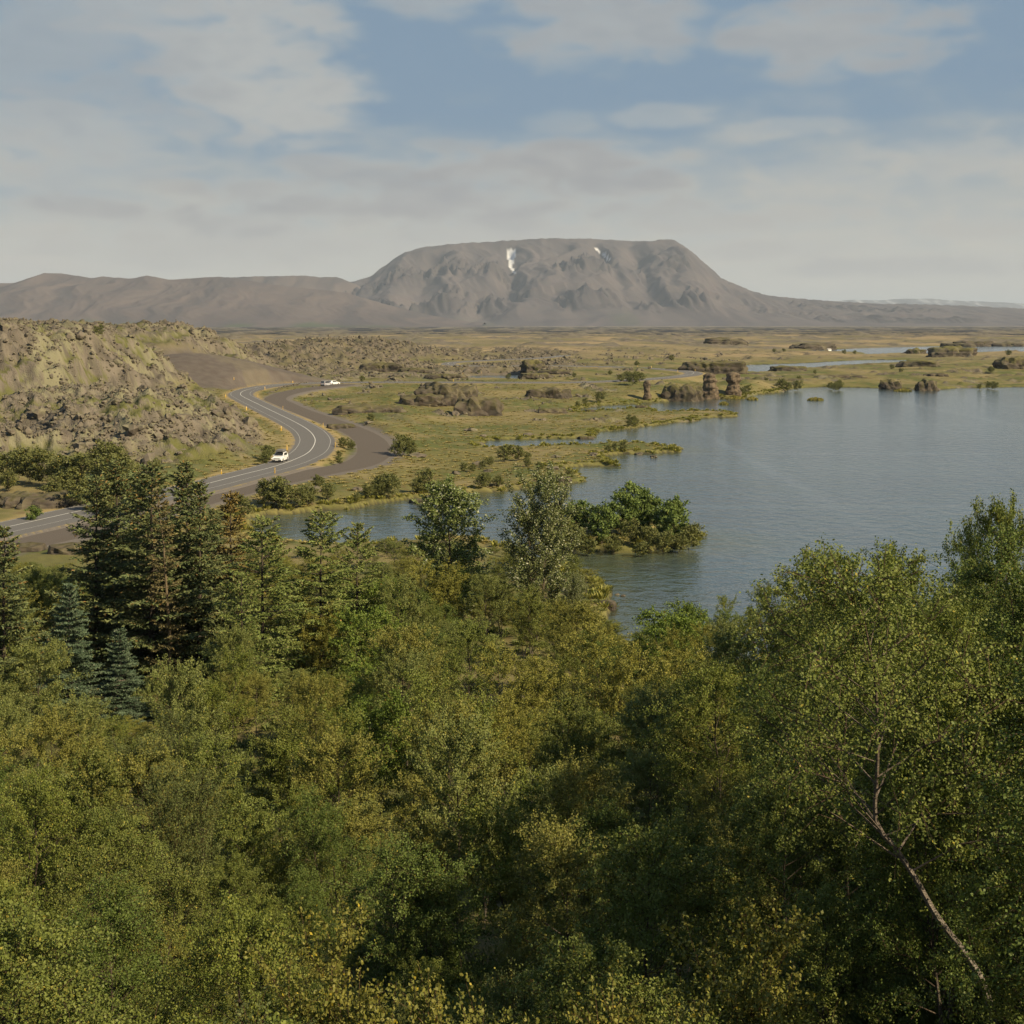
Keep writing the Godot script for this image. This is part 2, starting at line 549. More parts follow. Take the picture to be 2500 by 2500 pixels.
# ---------------------------------------------------------------- mountains
func ridge_mesh(sky: Array, far_d: float, base_d: float, back: float, x_from: float, x_to: float, nx: int, nd: int, s: int, gully: float, kind: int) -> ArrayMesh:
	# sky: crest as Vector2(x, height) at the distance far_d; the face rises from base_d to there
	var ng := noise(s, 1.0 / 520.0, 4, FastNoiseLite.TYPE_SIMPLEX_SMOOTH, FastNoiseLite.FRACTAL_RIDGED)
	var nf := noise(s + 1, 1.0 / 130.0, 3, FastNoiseLite.TYPE_SIMPLEX_SMOOTH, FastNoiseLite.FRACTAL_RIDGED)
	var nw := noise(s + 2, 1.0 / 1400.0, 3)
	var np := noise(s + 3, 1.0 / 260.0, 4)
	var v := PackedVector3Array()
	var c := PackedColorArray()
	var nn := PackedVector3Array()
	v.resize(nx * nd)
	c.resize(nx * nd)
	nn.resize(nx * nd)
	for i in nd:
		for j in nx:
			var t := float(i) / (nd - 1.0)
			var dd := lerpf(base_d, far_d + back, t)
			var x := lerpf(x_from, x_to, float(j) / (nx - 1.0)) * (0.9 + 0.1 * dd / far_d)
			var top := table(sky, x) + nf.get_noise_2d(x * 0.8, 0.0) * 7.0 * (1.0 if kind == 1 else 0.6)
			var w := nw.get_noise_2d(x, dd)
			var p := clampf((dd - base_d) / (far_d - base_d) + w * 0.10 * sm(0.0, 0.2, (dd - base_d) / (far_d - base_d)), 0.0, 1.0)
			# talus, cliff band, upper slope, brow
			var prof := 0.0
			var cliffs := 0.0
			if kind == 1:
				var band := 0.26 + 0.05 * nw.get_noise_2d(x * 2.0, 50.0)
				var cliff := sm(-0.15, 0.25, nw.get_noise_2d(x * 1.1 + 900.0, 0.0) + 0.12)
				prof = 0.42 * pow(p, 1.25) / 0.5 if p < 0.42 else 0.338 + (p - 0.42) * 1.141
				cliffs = cliff * (sm(band - 0.06, band, p) * sm(band + 0.12, band + 0.03, p) + 0.7 * sm(0.58, 0.62, p) * sm(0.72, 0.66, p))
				prof += cliff * 0.10 * (sm(band - 0.02, band + 0.025, p) - sm(0.0, 0.9, p))
				prof += 0.06 * (sm(0.62, 0.66, p) - sm(0.3, 0.95, p)) * cliff
			else:
				prof = pow(p, 1.15)
			prof = clampf(prof, 0.0, 1.0)
			var bell := sm(0.02, 0.3, prof) * (1.0 - sm(0.82, 1.0, prof))
			var gx := x + w * 260.0
			var g1 := ng.get_noise_2d(gx * 0.75, dd * 0.24)
			var g2 := nf.get_noise_2d(gx, dd * 0.3)
			var size := clampf(top / 700.0, 0.05, 1.0)
			var flute := sm(0.02, 0.12, cliffs) * 0.5
			var h := top * prof + bell * size * gully * (g1 * 1.0 - 0.35 + g2 * (0.2 + flute * 2.2))
			if kind == 1:
				var kx := x / dd
				for q in RAVINES:
					var mid: float = lerpf(q[1], q[0], p)
					var wd: float = lerpf(q[2] * 1.7, q[2], p)
					var off := (kx - mid + 0.0025 * g1) / wd
					if absf(off) < 2.5:
						h += q[3] * exp(-off * off) * sm(q[4], q[4] + 0.2, p) * sm(q[5], q[5] - 0.1, p)
			if p >= 0.999:
				h = top - (dd - far_d) * 0.02
			h = maxf(h, top * prof * 0.4) - 6.0 * (1.0 - sm(0.0, 0.03, p))
			var at := i * nx + j
			v[at] = Vector3(x, h + 3.0 if i > 0 else -25.0, -dd)
			var q := np.get_noise_2d(x + w * 200.0, h * 0.7)
			var col := mix3(Vector3(0.096, 0.082, 0.080), Vector3(0.066, 0.058, 0.061), clampf(0.5 + q * 1.3, 0.0, 1.0))
			if kind == 2:
				col = mix3(Vector3(0.108, 0.087, 0.079), Vector3(0.070, 0.060, 0.060), clampf(0.5 + q * 1.3, 0.0, 1.0))
			if kind == 3:
				col = mix3(Vector3(0.10, 0.10, 0.11), Vector3(0.32, 0.33, 0.35), sm(0.75, 0.9, prof) * sm(0.0, 0.3, q))
			# cliffs show darker bare rock
			col = mix3(col, Vector3(0.042, 0.038, 0.040), clampf(cliffs * (0.7 + g2), 0.0, 0.85) + 0.4 * sm(0.2, 0.55, -g1 * 0.6 + q * 0.5) * bell)
			# birch scrub at the foot
			if kind != 3:
				var scrub := sm(0.13, 0.03, prof + q * 0.07) * sm(-0.05, 0.2, nw.get_noise_2d(x * 1.4 + 400.0, 20.0)) * sm(0.0, 0.02, prof)
				col = mix3(col, Vector3(0.055, 0.075, 0.035), scrub * 0.85 * sm(2500.0, -1500.0, x))
			c[at] = Color(col.x, col.y, col.z)
	if kind == 1:
		# old snow left in the gullies: outlines in x and height
		for i in nd:
			for j in nx:
				var at := i * nx + j
				var p3 := v[at]
				var k := p3.x / -p3.z
				var e := (p3.y - 26.0) / -p3.z
				var wv := 0.0011 * np.get_noise_2d(p3.x * 2.0, p3.y * 2.0)
				var snow := false
				if e > 0.0395 and e < 0.0515 and absf(k + 0.0004 - (e - 0.046) * 0.12 + wv) < 0.0009 + (e - 0.0395) * 0.2:
					snow = true
				if e > 0.0345 and e < 0.040 and absf(k - 0.0005 + wv + (e - 0.037) * 0.6) < 0.0011:
					snow = true
				if e > 0.0445 and e < 0.0525 and absf(k - (0.0585 + (0.0525 - e) * 1.25) + wv) < 0.0016:
					snow = true
				if snow:
					c[at] = Color(0.66, 0.66, 0.66)
	for i in nd:
		for j in nx:
			var p := v[i * nx + mini(nx - 1, j + 1)] - v[i * nx + maxi(0, j - 1)]
			var q := v[mini(nd - 1, i + 1) * nx + j] - v[maxi(0, i - 1) * nx + j]
			nn[i * nx + j] = p.cross(q).normalized()
	var idx := PackedInt32Array()
	for i in nd - 1:
		for j in nx - 1:
			var a := i * nx + j
			idx.append_array([a, a + nx, a + 1, a + 1, a + nx, a + nx + 1])
	return arrays_mesh(v, idx, c, nn)

# ravines and spurs of the table mountain: bearing at the top and at the foot, half width, depth, from and to which share of the height
var RAVINES := [[0.0, -0.006, 0.006, -95.0, 0.25, 0.99], [0.058, 0.098, 0.004, -60.0, 0.2, 0.98], [0.083, 0.106, 0.007, -90.0, 0.25, 1.0], [-0.052, -0.075, 0.010, -80.0, 0.2, 0.95], [-0.035, -0.05, 0.008, 55.0, 0.2, 0.9], [0.122, 0.128, 0.009, 70.0, 0.1, 0.9], [0.03, 0.02, 0.016, 60.0, 0.1, 0.7], [-0.09, -0.10, 0.007, -45.0, 0.1, 0.9], [0.045, 0.06, 0.006, 45.0, 0.3, 0.95], [-0.02, -0.02, 0.007, -70.0, 0.0, 0.35], [0.07, 0.07, 0.012, 50.0, 0.0, 0.45], [-0.13, -0.13, 0.012, 60.0, 0.0, 0.8]]

func crest(px: Array, d: float) -> Array:
	# crest given as bearing and height angle (both as tangents times 3500)
	var out := []
	for p in px:
		out.append(Vector2(p[0] * d / 3500.0, 23.0 + p[1] * d / 3500.0))
	return out

func make_mountains() -> void:
	var m := 14000.0
	var table_mountain := crest([[-900, 20], [-600, 60], [-450, 99], [-396, 103], [-342, 116], [-319, 136], [-262, 173], [-217, 186], [-108, 195], [34, 204], [188, 207], [393, 202], [421, 182], [461, 153], [495, 128], [507, 113], [609, 74], [650, 66], [800, 53], [900, 48], [1050, 45], [1250, 35], [1700, 22]], m)
	structure("table_mountain", ridge_mesh(table_mountain, m, 10800.0, 900.0, -3400.0, 6800.0, 620, 140, 40, 66.0, 1), mats.mountain)
	var l := 10500.0
	var left := crest([[-1800, 80], [-1400, 95], [-1250, 99], [-1222, 102], [-1180, 115], [-1152, 125], [-1096, 122], [-1031, 111], [-1008, 116], [-970, 113], [-938, 110], [-891, 117], [-840, 107], [-780, 110], [-719, 114], [-691, 112], [-640, 104], [-560, 92], [-480, 84], [-400, 74], [-300, 44], [-200, 20], [-100, 4], [0, 0]], l)
	structure("hill_range", ridge_mesh(left, l, 8600.0, 700.0, -5400.0, -200.0, 420, 110, 60, 55.0, 2), mats.mountain)
	var bk := crest([[-900, 90], [-760, 105], [-690, 112], [-635, 115], [-505, 116], [-470, 113], [-430, 114], [-398, 103], [-370, 90], [-300, 60]], 13000.0)
	structure("far_plateau", ridge_mesh(bk, 13000.0, 11900.0, 500.0, -3300.0, -1200.0, 120, 40, 80, 30.0, 2), mats.mountain)
	var snow := crest([[500, 40], [700, 50], [760, 52], [830, 58], [900, 57], [960, 61], [1030, 60], [1100, 56], [1200, 52], [1300, 46], [1700, 40]], 30000.0)
	structure("snowy_hills", ridge_mesh(snow, 30000.0, 26500.0, 800.0, 4200.0, 14600.0, 200, 40, 90, 90.0, 3), mats.mountain)

# ---------------------------------------------------------------- water and roads
func make_water() -> void:
	# one level for lake and ponds; water plants, bed and painted bush reflections green the shallows
	var v := PackedVector3Array()
	var idx := PackedInt32Array()
	var uv := PackedVector2Array()
	var nn := PackedVector3Array()
	var c := PackedColorArray()
	var xs := PackedFloat32Array()
	var ds := PackedFloat32Array()
	var x := -260.0
	while x < 1300.0:
		xs.append(x)
		x += 4.0 if x > -200.0 and x < 330.0 else 30.0
	var d := 40.0
	while d < 2060.0:
		ds.append(d)
		d += 3.0 if d < 760.0 else 30.0
	for i in ds.size():
		for j in xs.size():
			var p := Vector2(xs[j], -ds[i])
			v.append(Vector3(p.x, 0.0, p.y))
			uv.append(p / 83.0)
			nn.append(Vector3.UP)
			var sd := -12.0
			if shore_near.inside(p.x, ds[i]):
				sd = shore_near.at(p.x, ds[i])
			var weed_and_mirror := sm(-9.0, -1.0, sd + n_patch.get_noise_2d(p.x * 1.5, ds[i] * 0.8) * 8.0)  # green near shores: water plants, plus reflected bushes painted into the colour
			var w := mix3(Vector3(0.050, 0.072, 0.078), Vector3(0.062, 0.074, 0.038), weed_and_mirror * 0.8) * (1.0 + 0.3 * n_base.get_noise_2d(p.x * 0.8, ds[i] * 0.8))
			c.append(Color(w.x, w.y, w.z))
	for i in ds.size() - 1:
		for j in xs.size() - 1:
			var a := i * xs.size() + j
			var b := a + xs.size()
			idx.append_array([a, b, a + 1, a + 1, b, b + 1])
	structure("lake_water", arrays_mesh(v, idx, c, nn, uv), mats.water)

func strip(line: Array[Vector3], a: float, b: float, lift: float, from := 0, to := -1, skirt := 0.0) -> ArrayMesh:
	var v := PackedVector3Array()
	var idx := PackedInt32Array()
	var nn := PackedVector3Array()
	var last := line.size() - 1 if to < 0 else to
	var row := 0
	var per := 4 if skirt > 0.0 else 2
	for k in range(from, last + 1):
		var p := line[k]
		var q := line[mini(line.size() - 1, k + 1)] - line[maxi(0, k - 1)]
		var side := Vector3(q.z, 0, q.x).normalized()   # right of travel in the world (x, -d)
		side = Vector3(side.x, 0, side.z)
		var o := Vector3(p.x, p.y + lift, -p.z)
		if skirt > 0.0:
			v.append(o + side * (a - 1.0) + Vector3.DOWN * skirt)
			v.append(o + side * a)
			v.append(o + side * b)
			v.append(o + side * (b + 1.0) + Vector3.DOWN * skirt)
			nn.append_array([Vector3.UP, Vector3.UP, Vector3.UP, Vector3.UP])
		else:
			v.append(o + side * a)
			v.append(o + side * b)
			nn.append_array([Vector3.UP, Vector3.UP])
		if row > 0:
			for s in per - 1:
				var e := row * per + s
				idx.append_array([e, e + 1, e - per, e + 1, e - per + 1, e - per])
		row += 1
	return arrays_mesh(v, idx, PackedColorArray(), nn)

func make_roads() -> void:
	structure("asphalt_road", strip(asphalt_line, -3.35, 3.35, 0.0, 0, -1, 0.45), mats.asphalt)
	structure("gravel_road", strip(gravel_line, -2.7, 2.7, 0.0, 0, -1, 0.45), mats.track)
	var road := get_node("asphalt_road")
	part(road, "edge_line", strip(asphalt_line, -3.14, -3.06, 0.006), mats.worn_paint)
	part(road, "edge_line", strip(asphalt_line, 3.06, 3.14, 0.006), mats.worn_paint)
	part(road, "centre_line", strip(asphalt_line, -0.07, 0.07, 0.006), mats.paint)

# ---------------------------------------------------------------- rocks
func icosphere(level: int) -> Array:
	var f := (1.0 + sqrt(5.0)) / 2.0
	var v := PackedVector3Array([Vector3(-1, f, 0), Vector3(1, f, 0), Vector3(-1, -f, 0), Vector3(1, -f, 0), Vector3(0, -1, f), Vector3(0, 1, f), Vector3(0, -1, -f), Vector3(0, 1, -f), Vector3(f, 0, -1), Vector3(f, 0, 1), Vector3(-f, 0, -1), Vector3(-f, 0, 1)])
	for k in v.size():
		v[k] = v[k].normalized()
	var t := PackedInt32Array([0, 11, 5, 0, 5, 1, 0, 1, 7, 0, 7, 10, 0, 10, 11, 1, 5, 9, 5, 11, 4, 11, 10, 2, 10, 7, 6, 7, 1, 8, 3, 9, 4, 3, 4, 2, 3, 2, 6, 3, 6, 8, 3, 8, 9, 4, 9, 5, 2, 4, 11, 6, 2, 10, 8, 6, 7, 9, 8, 1])
	for l in level:
		var mids := {}
		var t2 := PackedInt32Array()
		for k in range(0, t.size(), 3):
			var m := [0, 0, 0]
			for e in 3:
				var a := t[k + e]
				var b := t[k + (e + 1) % 3]
				var key := mini(a, b) * 100000 + maxi(a, b)
				if not mids.has(key):
					mids[key] = v.size()
					v.append(((v[a] + v[b]) / 2.0).normalized())
				m[e] = mids[key]
			t2.append_array([t[k], m[0], m[2], t[k + 1], m[1], m[0], t[k + 2], m[2], m[1], m[0], m[1], m[2]])
		t = t2
	return [v, t]

func clockwise(t: PackedInt32Array) -> PackedInt32Array:
	var o := t.duplicate()
	for k in range(0, o.size(), 3):
		var q := o[k]
		o[k] = o[k + 1]
		o[k + 1] = q
	return o

var ico := {}
func rock_mesh(s: int, size: Vector3, level: int, amp: float, freq: float, boxy: float, top_moss := 0.0, dark := 1.0) -> ArrayMesh:
	if not ico.has(level):
		ico[level] = icosphere(level)
	var base: Array = ico[level]
	var v: PackedVector3Array = base[0].duplicate()
	var c := PackedColorArray()
	c.resize(v.size())
	var na := noise(s, freq, 3, FastNoiseLite.TYPE_CELLULAR)
	var nb := noise(s + 9, freq * 0.6, 3)
	var nc := noise(s + 17, 1.3, 3)
	for k in v.size():
		var p := v[k]
		var m := maxf(absf(p.x), maxf(absf(p.y), absf(p.z)))
		var q := p.lerp(p / m * 0.86, boxy)
		var w := q * size
		var lump := na.get_noise_3d(w.x, w.y * 0.7, w.z) * amp + nb.get_noise_3d(w.x, w.y, w.z) * amp * 1.2
		# beds of lava stand out in layers
		lump += 0.10 * boxy * amp * 2.0 * sin(w.y * 2.1 + nb.get_noise_3d(w.x, w.y, w.z) * 3.0)
		v[k] = q * size * (1.0 + lump)
		var z := nc.get_noise_3d(w.x, w.y, w.z)
		var col := mix3(Vector3(0.205, 0.175, 0.135), Vector3(0.105, 0.090, 0.072), clampf(0.35 + z * 1.3, 0.0, 1.0))
		col = mix3(col, Vector3(0.26, 0.245, 0.15), sm(0.0, 0.3, nb.get_noise_3d(w.x * 1.7 + 40.0, w.y, w.z)) * 0.6)
		if dark < 1.0:
			col = mix3(Vector3(0.128, 0.106, 0.081), Vector3(0.046, 0.040, 0.034), clampf(0.5 + z * 1.6, 0.0, 1.0))
			col = mix3(col, Vector3(0.24, 0.21, 0.13), sm(0.12, 0.35, nb.get_noise_3d(w.x * 1.7 + 40.0, w.y, w.z)) * 0.5)
		if top_moss > 0.0:
			col = mix3(col, Vector3(0.165, 0.155, 0.05), sm(0.5, 0.85, p.y + z * 0.6) * top_moss)
		c[k] = Color(col.x, col.y, col.z)
	return arrays_mesh(v, clockwise(base[1]), c)

func pillar_mesh(s: int, h: float, prof: Array) -> ArrayMesh:
	# a lava stack: radius by height, with beds and hollows
	var na := noise(s, 0.55, 3, FastNoiseLite.TYPE_CELLULAR)
	var nb := noise(s + 3, 0.35, 3)
	var v := PackedVector3Array()
	var c := PackedColorArray()
	var idx := PackedInt32Array()
	var rings := 26
	var seg := 22
	for i in rings + 1:
		var t := float(i) / rings
		var r := table(prof, t)
		for j in seg:
			var a := TAU * j / seg
			var q := Vector3(cos(a) * r, t * h, sin(a) * r)
			var lump := 1.0 + 0.3 * na.get_noise_3d(q.x, q.y * 1.4, q.z) + 0.28 * nb.get_noise_3d(q.x, q.y, q.z) + 0.05 * sin(q.y * 3.0)
			v.append(Vector3(q.x * lump, q.y - 0.4, q.z * lump))
			var z := nb.get_noise_3d(q.x * 3.0, q.y * 3.0, q.z * 3.0)
			var col := mix3(Vector3(0.20, 0.155, 0.105), Vector3(0.085, 0.068, 0.052), clampf(0.45 + z * 1.4, 0.0, 1.0))
			c.append(Color(col.x, col.y, col.z))
	for i in rings:
		for j in seg:
			var a := i * seg + j
			var b := i * seg + (j + 1) % seg
			idx.append_array([a, b, a + seg, b, b + seg, a + seg])
	var cap := v.size()
	v.append(Vector3(0, h - 0.2, 0))
	c.append(Color(0.18, 0.165, 0.06))
	for j in seg:
		idx.append_array([rings * seg + j, rings * seg + (j + 1) % seg, cap])
	return arrays_mesh(v, idx, c)

func on_ground(x: float, d: float, sink := 0.0) -> Vector3:
	return Vector3(x, maxf(height(x, d), 0.0) - sink, -d)

func at_px(u: float, v: float, y: float) -> Vector2:
	var d := 3500.0 * (26.0 - y) / (v - 790.0)
	return Vector2((u - 1250.0) * d / 3500.0, d)

func make_rocks(ground: Node) -> void:
	rng.seed = 77
	# rubble of the lava hills
	var shapes := []
	for k in 6:
		shapes.append(rock_mesh(300 + k, Vector3(1.0, 0.85, 0.9), 1, 0.62, 0.9, 0.5))
	var spots := []
	var tries := 0
	while spots.size() < 40000 and tries < 170000:
		tries += 1
		var d := 225.0 + pow(rng.randf(), 1.25) * 900.0
		var x := rng.randf_range(-0.42, 0.06 if d < 560.0 else 0.16) * d
		var h := height(x, d)
		if g_lava < 0.35 or g_road < 5.0 or g_sd < 2.0 or rng.randf() > g_lava:
			continue
		if n_patch.get_noise_2d(x * 1.5 + 400.0, d * 1.5) > 0.14 and rng.randf() < 0.85:
			continue
		var size := (0.17 + 0.5 * pow(rng.randf(), 3.0)) * (1.0 + d / 900.0)
		if rng.randf() < 0.06:
			size *= rng.randf_range(1.6, 2.6)
		spots.append([size * 1000.0 / d, Vector3(x, h, -d), size])
	spots.sort_custom(func(a, b): return a[0] > b[0])
	var mm := MultiMesh.new()
	mm.transform_format = MultiMesh.TRANSFORM_3D
	mm.mesh = shapes[0]
	var lots := [[], [], []]
	for k in spots.size():
		var s: float = spots[k][2]
		var p: Vector3 = spots[k][1]
		var b := Basis.from_euler(Vector3(rng.randf_range(-0.5, 0.5), rng.randf() * TAU, rng.randf_range(-0.5, 0.5))).scaled(Vector3(s * rng.randf_range(0.8, 1.3), s * rng.randf_range(0.7, 1.25), s * rng.randf_range(0.8, 1.3)))
		var t := Transform3D(b, p + Vector3.UP * s * 0.07)
		if k < 300:
			var o := part(ground, "lava_rock", shapes[k % 6], mats.rock)
			o.transform = t
		else:
			lots[k % 3].append(t)
	for q in 3:
		var mi := MultiMeshInstance3D.new()
		mi.name = "lava_rubble"
		var m2 := MultiMesh.new()
		m2.transform_format = MultiMesh.TRANSFORM_3D
		m2.mesh = shapes[q + 3]
		m2.instance_count = lots[q].size()
		for k in lots[q].size():
			m2.set_instance_transform(k, lots[q][k])
		mi.multimesh = m2
		mi.material_override = mats.rock
		mi.set_meta("kind", "stuff")
		ground.add_child(mi, true)
	# single outcrops: u, v at the foot, height there, size, moss, label
	var crags := [
		[1085, 985, 2.2, Vector3(12, 7.0, 8), 0.3, "broad dark lava crag with a flat mossy top in the middle meadow"],
		[1165, 1003, 2.0, Vector3(8.5, 6.6, 6), 0.35, "rounded mossy lava crag at the right end of the dark outcrop"],
		[1030, 990, 2.0, Vector3(8, 4.2, 5), 0.5, "low dark lava shoulder at the left end of the dark outcrop"],
		[1335, 968, 2.4, Vector3(9.5, 4.8, 4), 0.35, "ragged grey lava outcrop beside the lower straight of road"],
		[1345, 996, 2.0, Vector3(5.5, 1.8, 3), 0.6, "low crumbling lava outcrop above the upper bay"],
		[1302, 897, 4.0, Vector3(8.0, 7.4, 7), 0.7, "tall solitary lava knob beside the far bend of road"],
		[1660, 976, 0.6, Vector3(7.4, 7.4, 4), 0.6, "flat topped lava bluff on the lake shore beside the thin pillar"],
		[1690, 976, 0.5, Vector3(5.0, 6.4, 3.5), 0.4, "right hand end of the lava bluff, dropping straight to the water"],
		[1745, 905, 3.5, Vector3(18, 8.5, 8), 0.6, "long mossy lava bluff with a steep right end by the pond"],
		[1690, 903, 3.4, Vector3(14, 4.2, 8), 0.95, "green left shoulder of the long mossy bluff"],
		[2177, 947, 0.6, Vector3(5.4, 5.4, 3.5), 0.5, "square lava block on the far shore"],
		[2267, 951, 0.5, Vector3(5.2, 5.6, 3.6), 0.4, "bulging lava block on the far shore right of the square one"],
		[1930, 905, 1.0, Vector3(12.0, 4.0, 7), 0.95, "rounded green lava mound standing in the far pond"],
		[2290, 913, 3.0, Vector3(6.0, 2.2, 5), 0.3, "low dark lava slab in the far right meadow"],
		[2250, 889, 3.0, Vector3(14, 5.0, 8), 0.8, "dark sided grassy lava hump right of the far pond"],
		[2330, 867, 2.5, Vector3(22, 9.5, 12), 0.8, "large lava mound in front of the farthest lake"],
		[2240, 862, 1.5, Vector3(11, 6.0, 8), 0.95, "small round green hump left of the large far mound"],
		[2490, 893, 3.0, Vector3(15, 8.5, 9), 0.7, "dark lava ridge at the right edge of the picture"],
		[1770, 838, 4.5, Vector3(28, 9, 14), 0.3, "jagged far lava peak on the tan plain"],
		[1990, 843, 4.5, Vector3(32, 8, 14), 0.2, "rough lava heap on the tan plain left of the far lake"],
		[2385, 836, 4.5, Vector3(30, 9, 14), 0.3, "dark flat topped lava hump beyond the farthest lake"],
		[2340, 837, 4.5, Vector3(22, 6, 12), 0.3, "low lava hump left of the flat topped one beyond the lake"],
		[2465, 836, 4.5, Vector3(24, 6, 12), 0.3, "low lava hump at the far right beyond the lake"],
		[830, 1038, 2.4, Vector3(4.2, 1.7, 3), 0.5, "pale lichened lava rock beside the gravel road"],
		[2050, 912, 2.6, Vector3(16, 1.6, 4), 0.5, "long low lava ledge along the far meadow"],
		[1925, 924, 2.2, Vector3(11, 1.8, 4), 0.5, "low lava ledge behind the shore bushes"],
		[1430, 1068, 0.4, Vector3(2.2, 0.9, 1.5), 0.5, "dark stone ledge on the inlet bank"],
		[1440, 1008, 0.3, Vector3(1.6, 0.9, 1.2), 0.2, "dark stone at the head of the upper bay"],
		[1452, 1007, 0.2, Vector3(1.0, 0.5, 0.9), 0.0, "small dark stone beside the one at the bay head"],
		[1567, 995, 0.8, Vector3(2.2, 1.2, 1.6), 0.2, "pale cairn like stone on top of the grassy spit"],
		[1372, 1177, 0.5, Vector3(1.9, 1.1, 1.4), 0.3, "brown lava stone on the tip of the nearest spit"],
		[1020, 1222, 0.4, Vector3(1.6, 0.8, 1.2), 0.2, "pale stones at the water edge of the near bay"],
		[1360, 915, 3.0, Vector3(9, 2.6, 5), 0.6, "dark lava ledge beside the small pond"],
		[1310, 932, 2.0, Vector3(9, 3.2, 5), 0.7, "mossy black lava bank at the right end of the small pond"],
		[1010, 905, 4.0, Vector3(9, 3.0, 6), 0.5, "dark lava block under the rough lava field"],
		[1090, 922, 3.0, Vector3(10, 2.4, 6), 0.6, "lava bank at the left end of the small pond"],
		[870, 905, 4.5, Vector3(9, 5.0, 6), 0.4, "dark lava knob in the field behind the parked cars"],
		[935, 900, 4.5, Vector3(13, 5.5, 7), 0.5, "pale lava hump in the field right of the parked cars"],
		[120, 1215, 3.0, Vector3(6.0, 2.4, 4), 0.4, "long pale rock outcrop above the road at the left"],
		[40, 1205, 3.4, Vector3(4.0, 2.4, 3), 0.4, "broken pale rock at the left edge above the road"],
		[55, 1348, 1.4, Vector3(2.4, 1.1, 1.8), 0.3, "weathered rocks below the gravel road behind the left spruce"],
		[160, 1362, 1.3, Vector3(2.6, 1.4, 1.8), 0.3, "lichened boulder beside the gravel road left of the spruces"],
		[985, 1362, 1.0, Vector3(3.4, 1.2, 2.4), 0.8, "mossy boulders on the near bank left of the poplars"],
		[1480, 1487, 0.2, Vector3(1.0, 0.6, 0.8), 0.2, "brown boulder on the point below the willow"],
		[1100, 975, 3.0, Vector3(4.6, 2.2, 4.0), 0.2, "broken lava rim on top of the broad dark crag"],
		[880, 1000, 3.2, Vector3(9, 3.0, 6), 0.5, "pale crumbling lava rise left of the dark outcrop"],
		[935, 1003, 2.6, Vector3(7, 2.6, 5), 0.5, "sloping lava rubble beside the dark outcrop"]]
	var n := 0
	for k in crags:
		var p := at_px(k[0], k[1], k[2])
		var sz: Vector3 = k[3]
		var big: bool = sz.x > 3.5
		var o := MeshInstance3D.new()
		o.name = numbered("lava_outcrop" if big else "lava_boulder")
		o.mesh = rock_mesh(500 + n * 7, Vector3(sz.x, sz.y, sz.z), (4 if sz.x > 9.0 and p.y < 700.0 else 3) if big else 2, 0.24, 2.6 / sz.x if big else 0.8, 0.5, k[4], 0.5)
		o.material_override = mats.rock
		add_child(o)
		o.position = on_ground(p.x, p.y + sz.z * 0.6, 0.0) + Vector3.DOWN * sz.y * 0.12
		o.rotation.y = rng.randf_range(-0.4, 0.4)
		tag(o, k[5], "rock", "lava outcrops and boulders around the lake")
		n += 1
	# standing stacks
	for k in [[1581, 983, 7.6, [Vector2(0, 2.3), Vector2(0.15, 1.7), Vector2(0.45, 1.25), Vector2(0.7, 1.3), Vector2(0.85, 1.45), Vector2(1, 1.0)], "slender lava pillar standing alone at the edge of the bay"],
		[1735, 974, 9.2, [Vector2(0, 4.2), Vector2(0.3, 3.5), Vector2(0.6, 2.6), Vector2(0.8, 2.7), Vector2(0.92, 2.4), Vector2(1, 1.4)], "thick lava stack with a sloping side between bluff and leaning stack"],
		[1792, 973, 9.6, [Vector2(0, 3.8), Vector2(0.3, 3.0), Vector2(0.55, 2.2), Vector2(0.72, 2.9), Vector2(0.9, 2.7), Vector2(1, 1.3)], "lava stack with a narrow waist and a heavy head"]]:
		var p := at_px(k[0], k[1], 0.0)
		var o := MeshInstance3D.new()
		o.name = numbered("lava_pillar")
		o.mesh = pillar_mesh(int(k[0]), k[2], k[3])
		o.material_override = mats.rock
		add_child(o)
		o.position = Vector3(p.x, -0.1, -p.y - 2.0)
		tag(o, k[4], "rock", "lava pillars on the far shore")
	# stones set along the parking place
	for k in 26:
		var t := k / 25.0
		var u := lerpf(655, 775, t) if k < 20 else lerpf(818, 850, (k - 20) / 5.0)
		var vv := lerpf(957, 936.5, pow(t * 1.3, 0.6)) if k < 20 else 936.5
		var p := at_px(u + rng.randf_range(-2, 2), vv + rng.randf_range(-0.5, 0.5), 3.4)
		var s := rng.randf_range(0.4, 0.75)
		var o := MeshInstance3D.new()
		o.name = numbered("kerb_stone")
		o.mesh = shapes[k % 6]
		o.material_override = mats.rock
		add_child(o)
		o.transform = Transform3D(Basis.from_euler(Vector3(0, rng.randf() * TAU, 0)).scaled(Vector3(s * 1.2, s * 0.8, s)), on_ground(p.x, p.y) + Vector3.UP * 0.3)
		tag(o, "dark lava stone in the row along the parking place, %s from the left" % ORDER[k], "stone", "stones along the parking place")
	# stones by the gravel road bend and small stones in the meadow
	var k2 := 0
	for q in [[1175, 1066, 1.2], [1145, 1040, 1.5], [1290, 1050, 1.2], [1180, 1052, 0.9], [900, 1036, 1.1], [1110, 1137, 1.0], [1190, 1134, 1.1], [1025, 1106, 1.6], [1165, 1120, 1.2], [1360, 1103, 1.0], [1350, 1130, 1.2], [1450, 1098, 1.0], [1480, 1004, 0.9], [1065, 1192, 1.4], [875, 1185, 0.9], [760, 1195, 1.4], [1205, 1168, 1.0], [1595, 1095, 0.9], [1560, 1088, 1.0]]:
		var p := at_px(q[0], q[1], 1.8)
		var o := MeshInstance3D.new()
		o.name = numbered("meadow_stone")
		o.mesh = shapes[k2 % 6]
		o.material_override = mats.rock
		add_child(o)
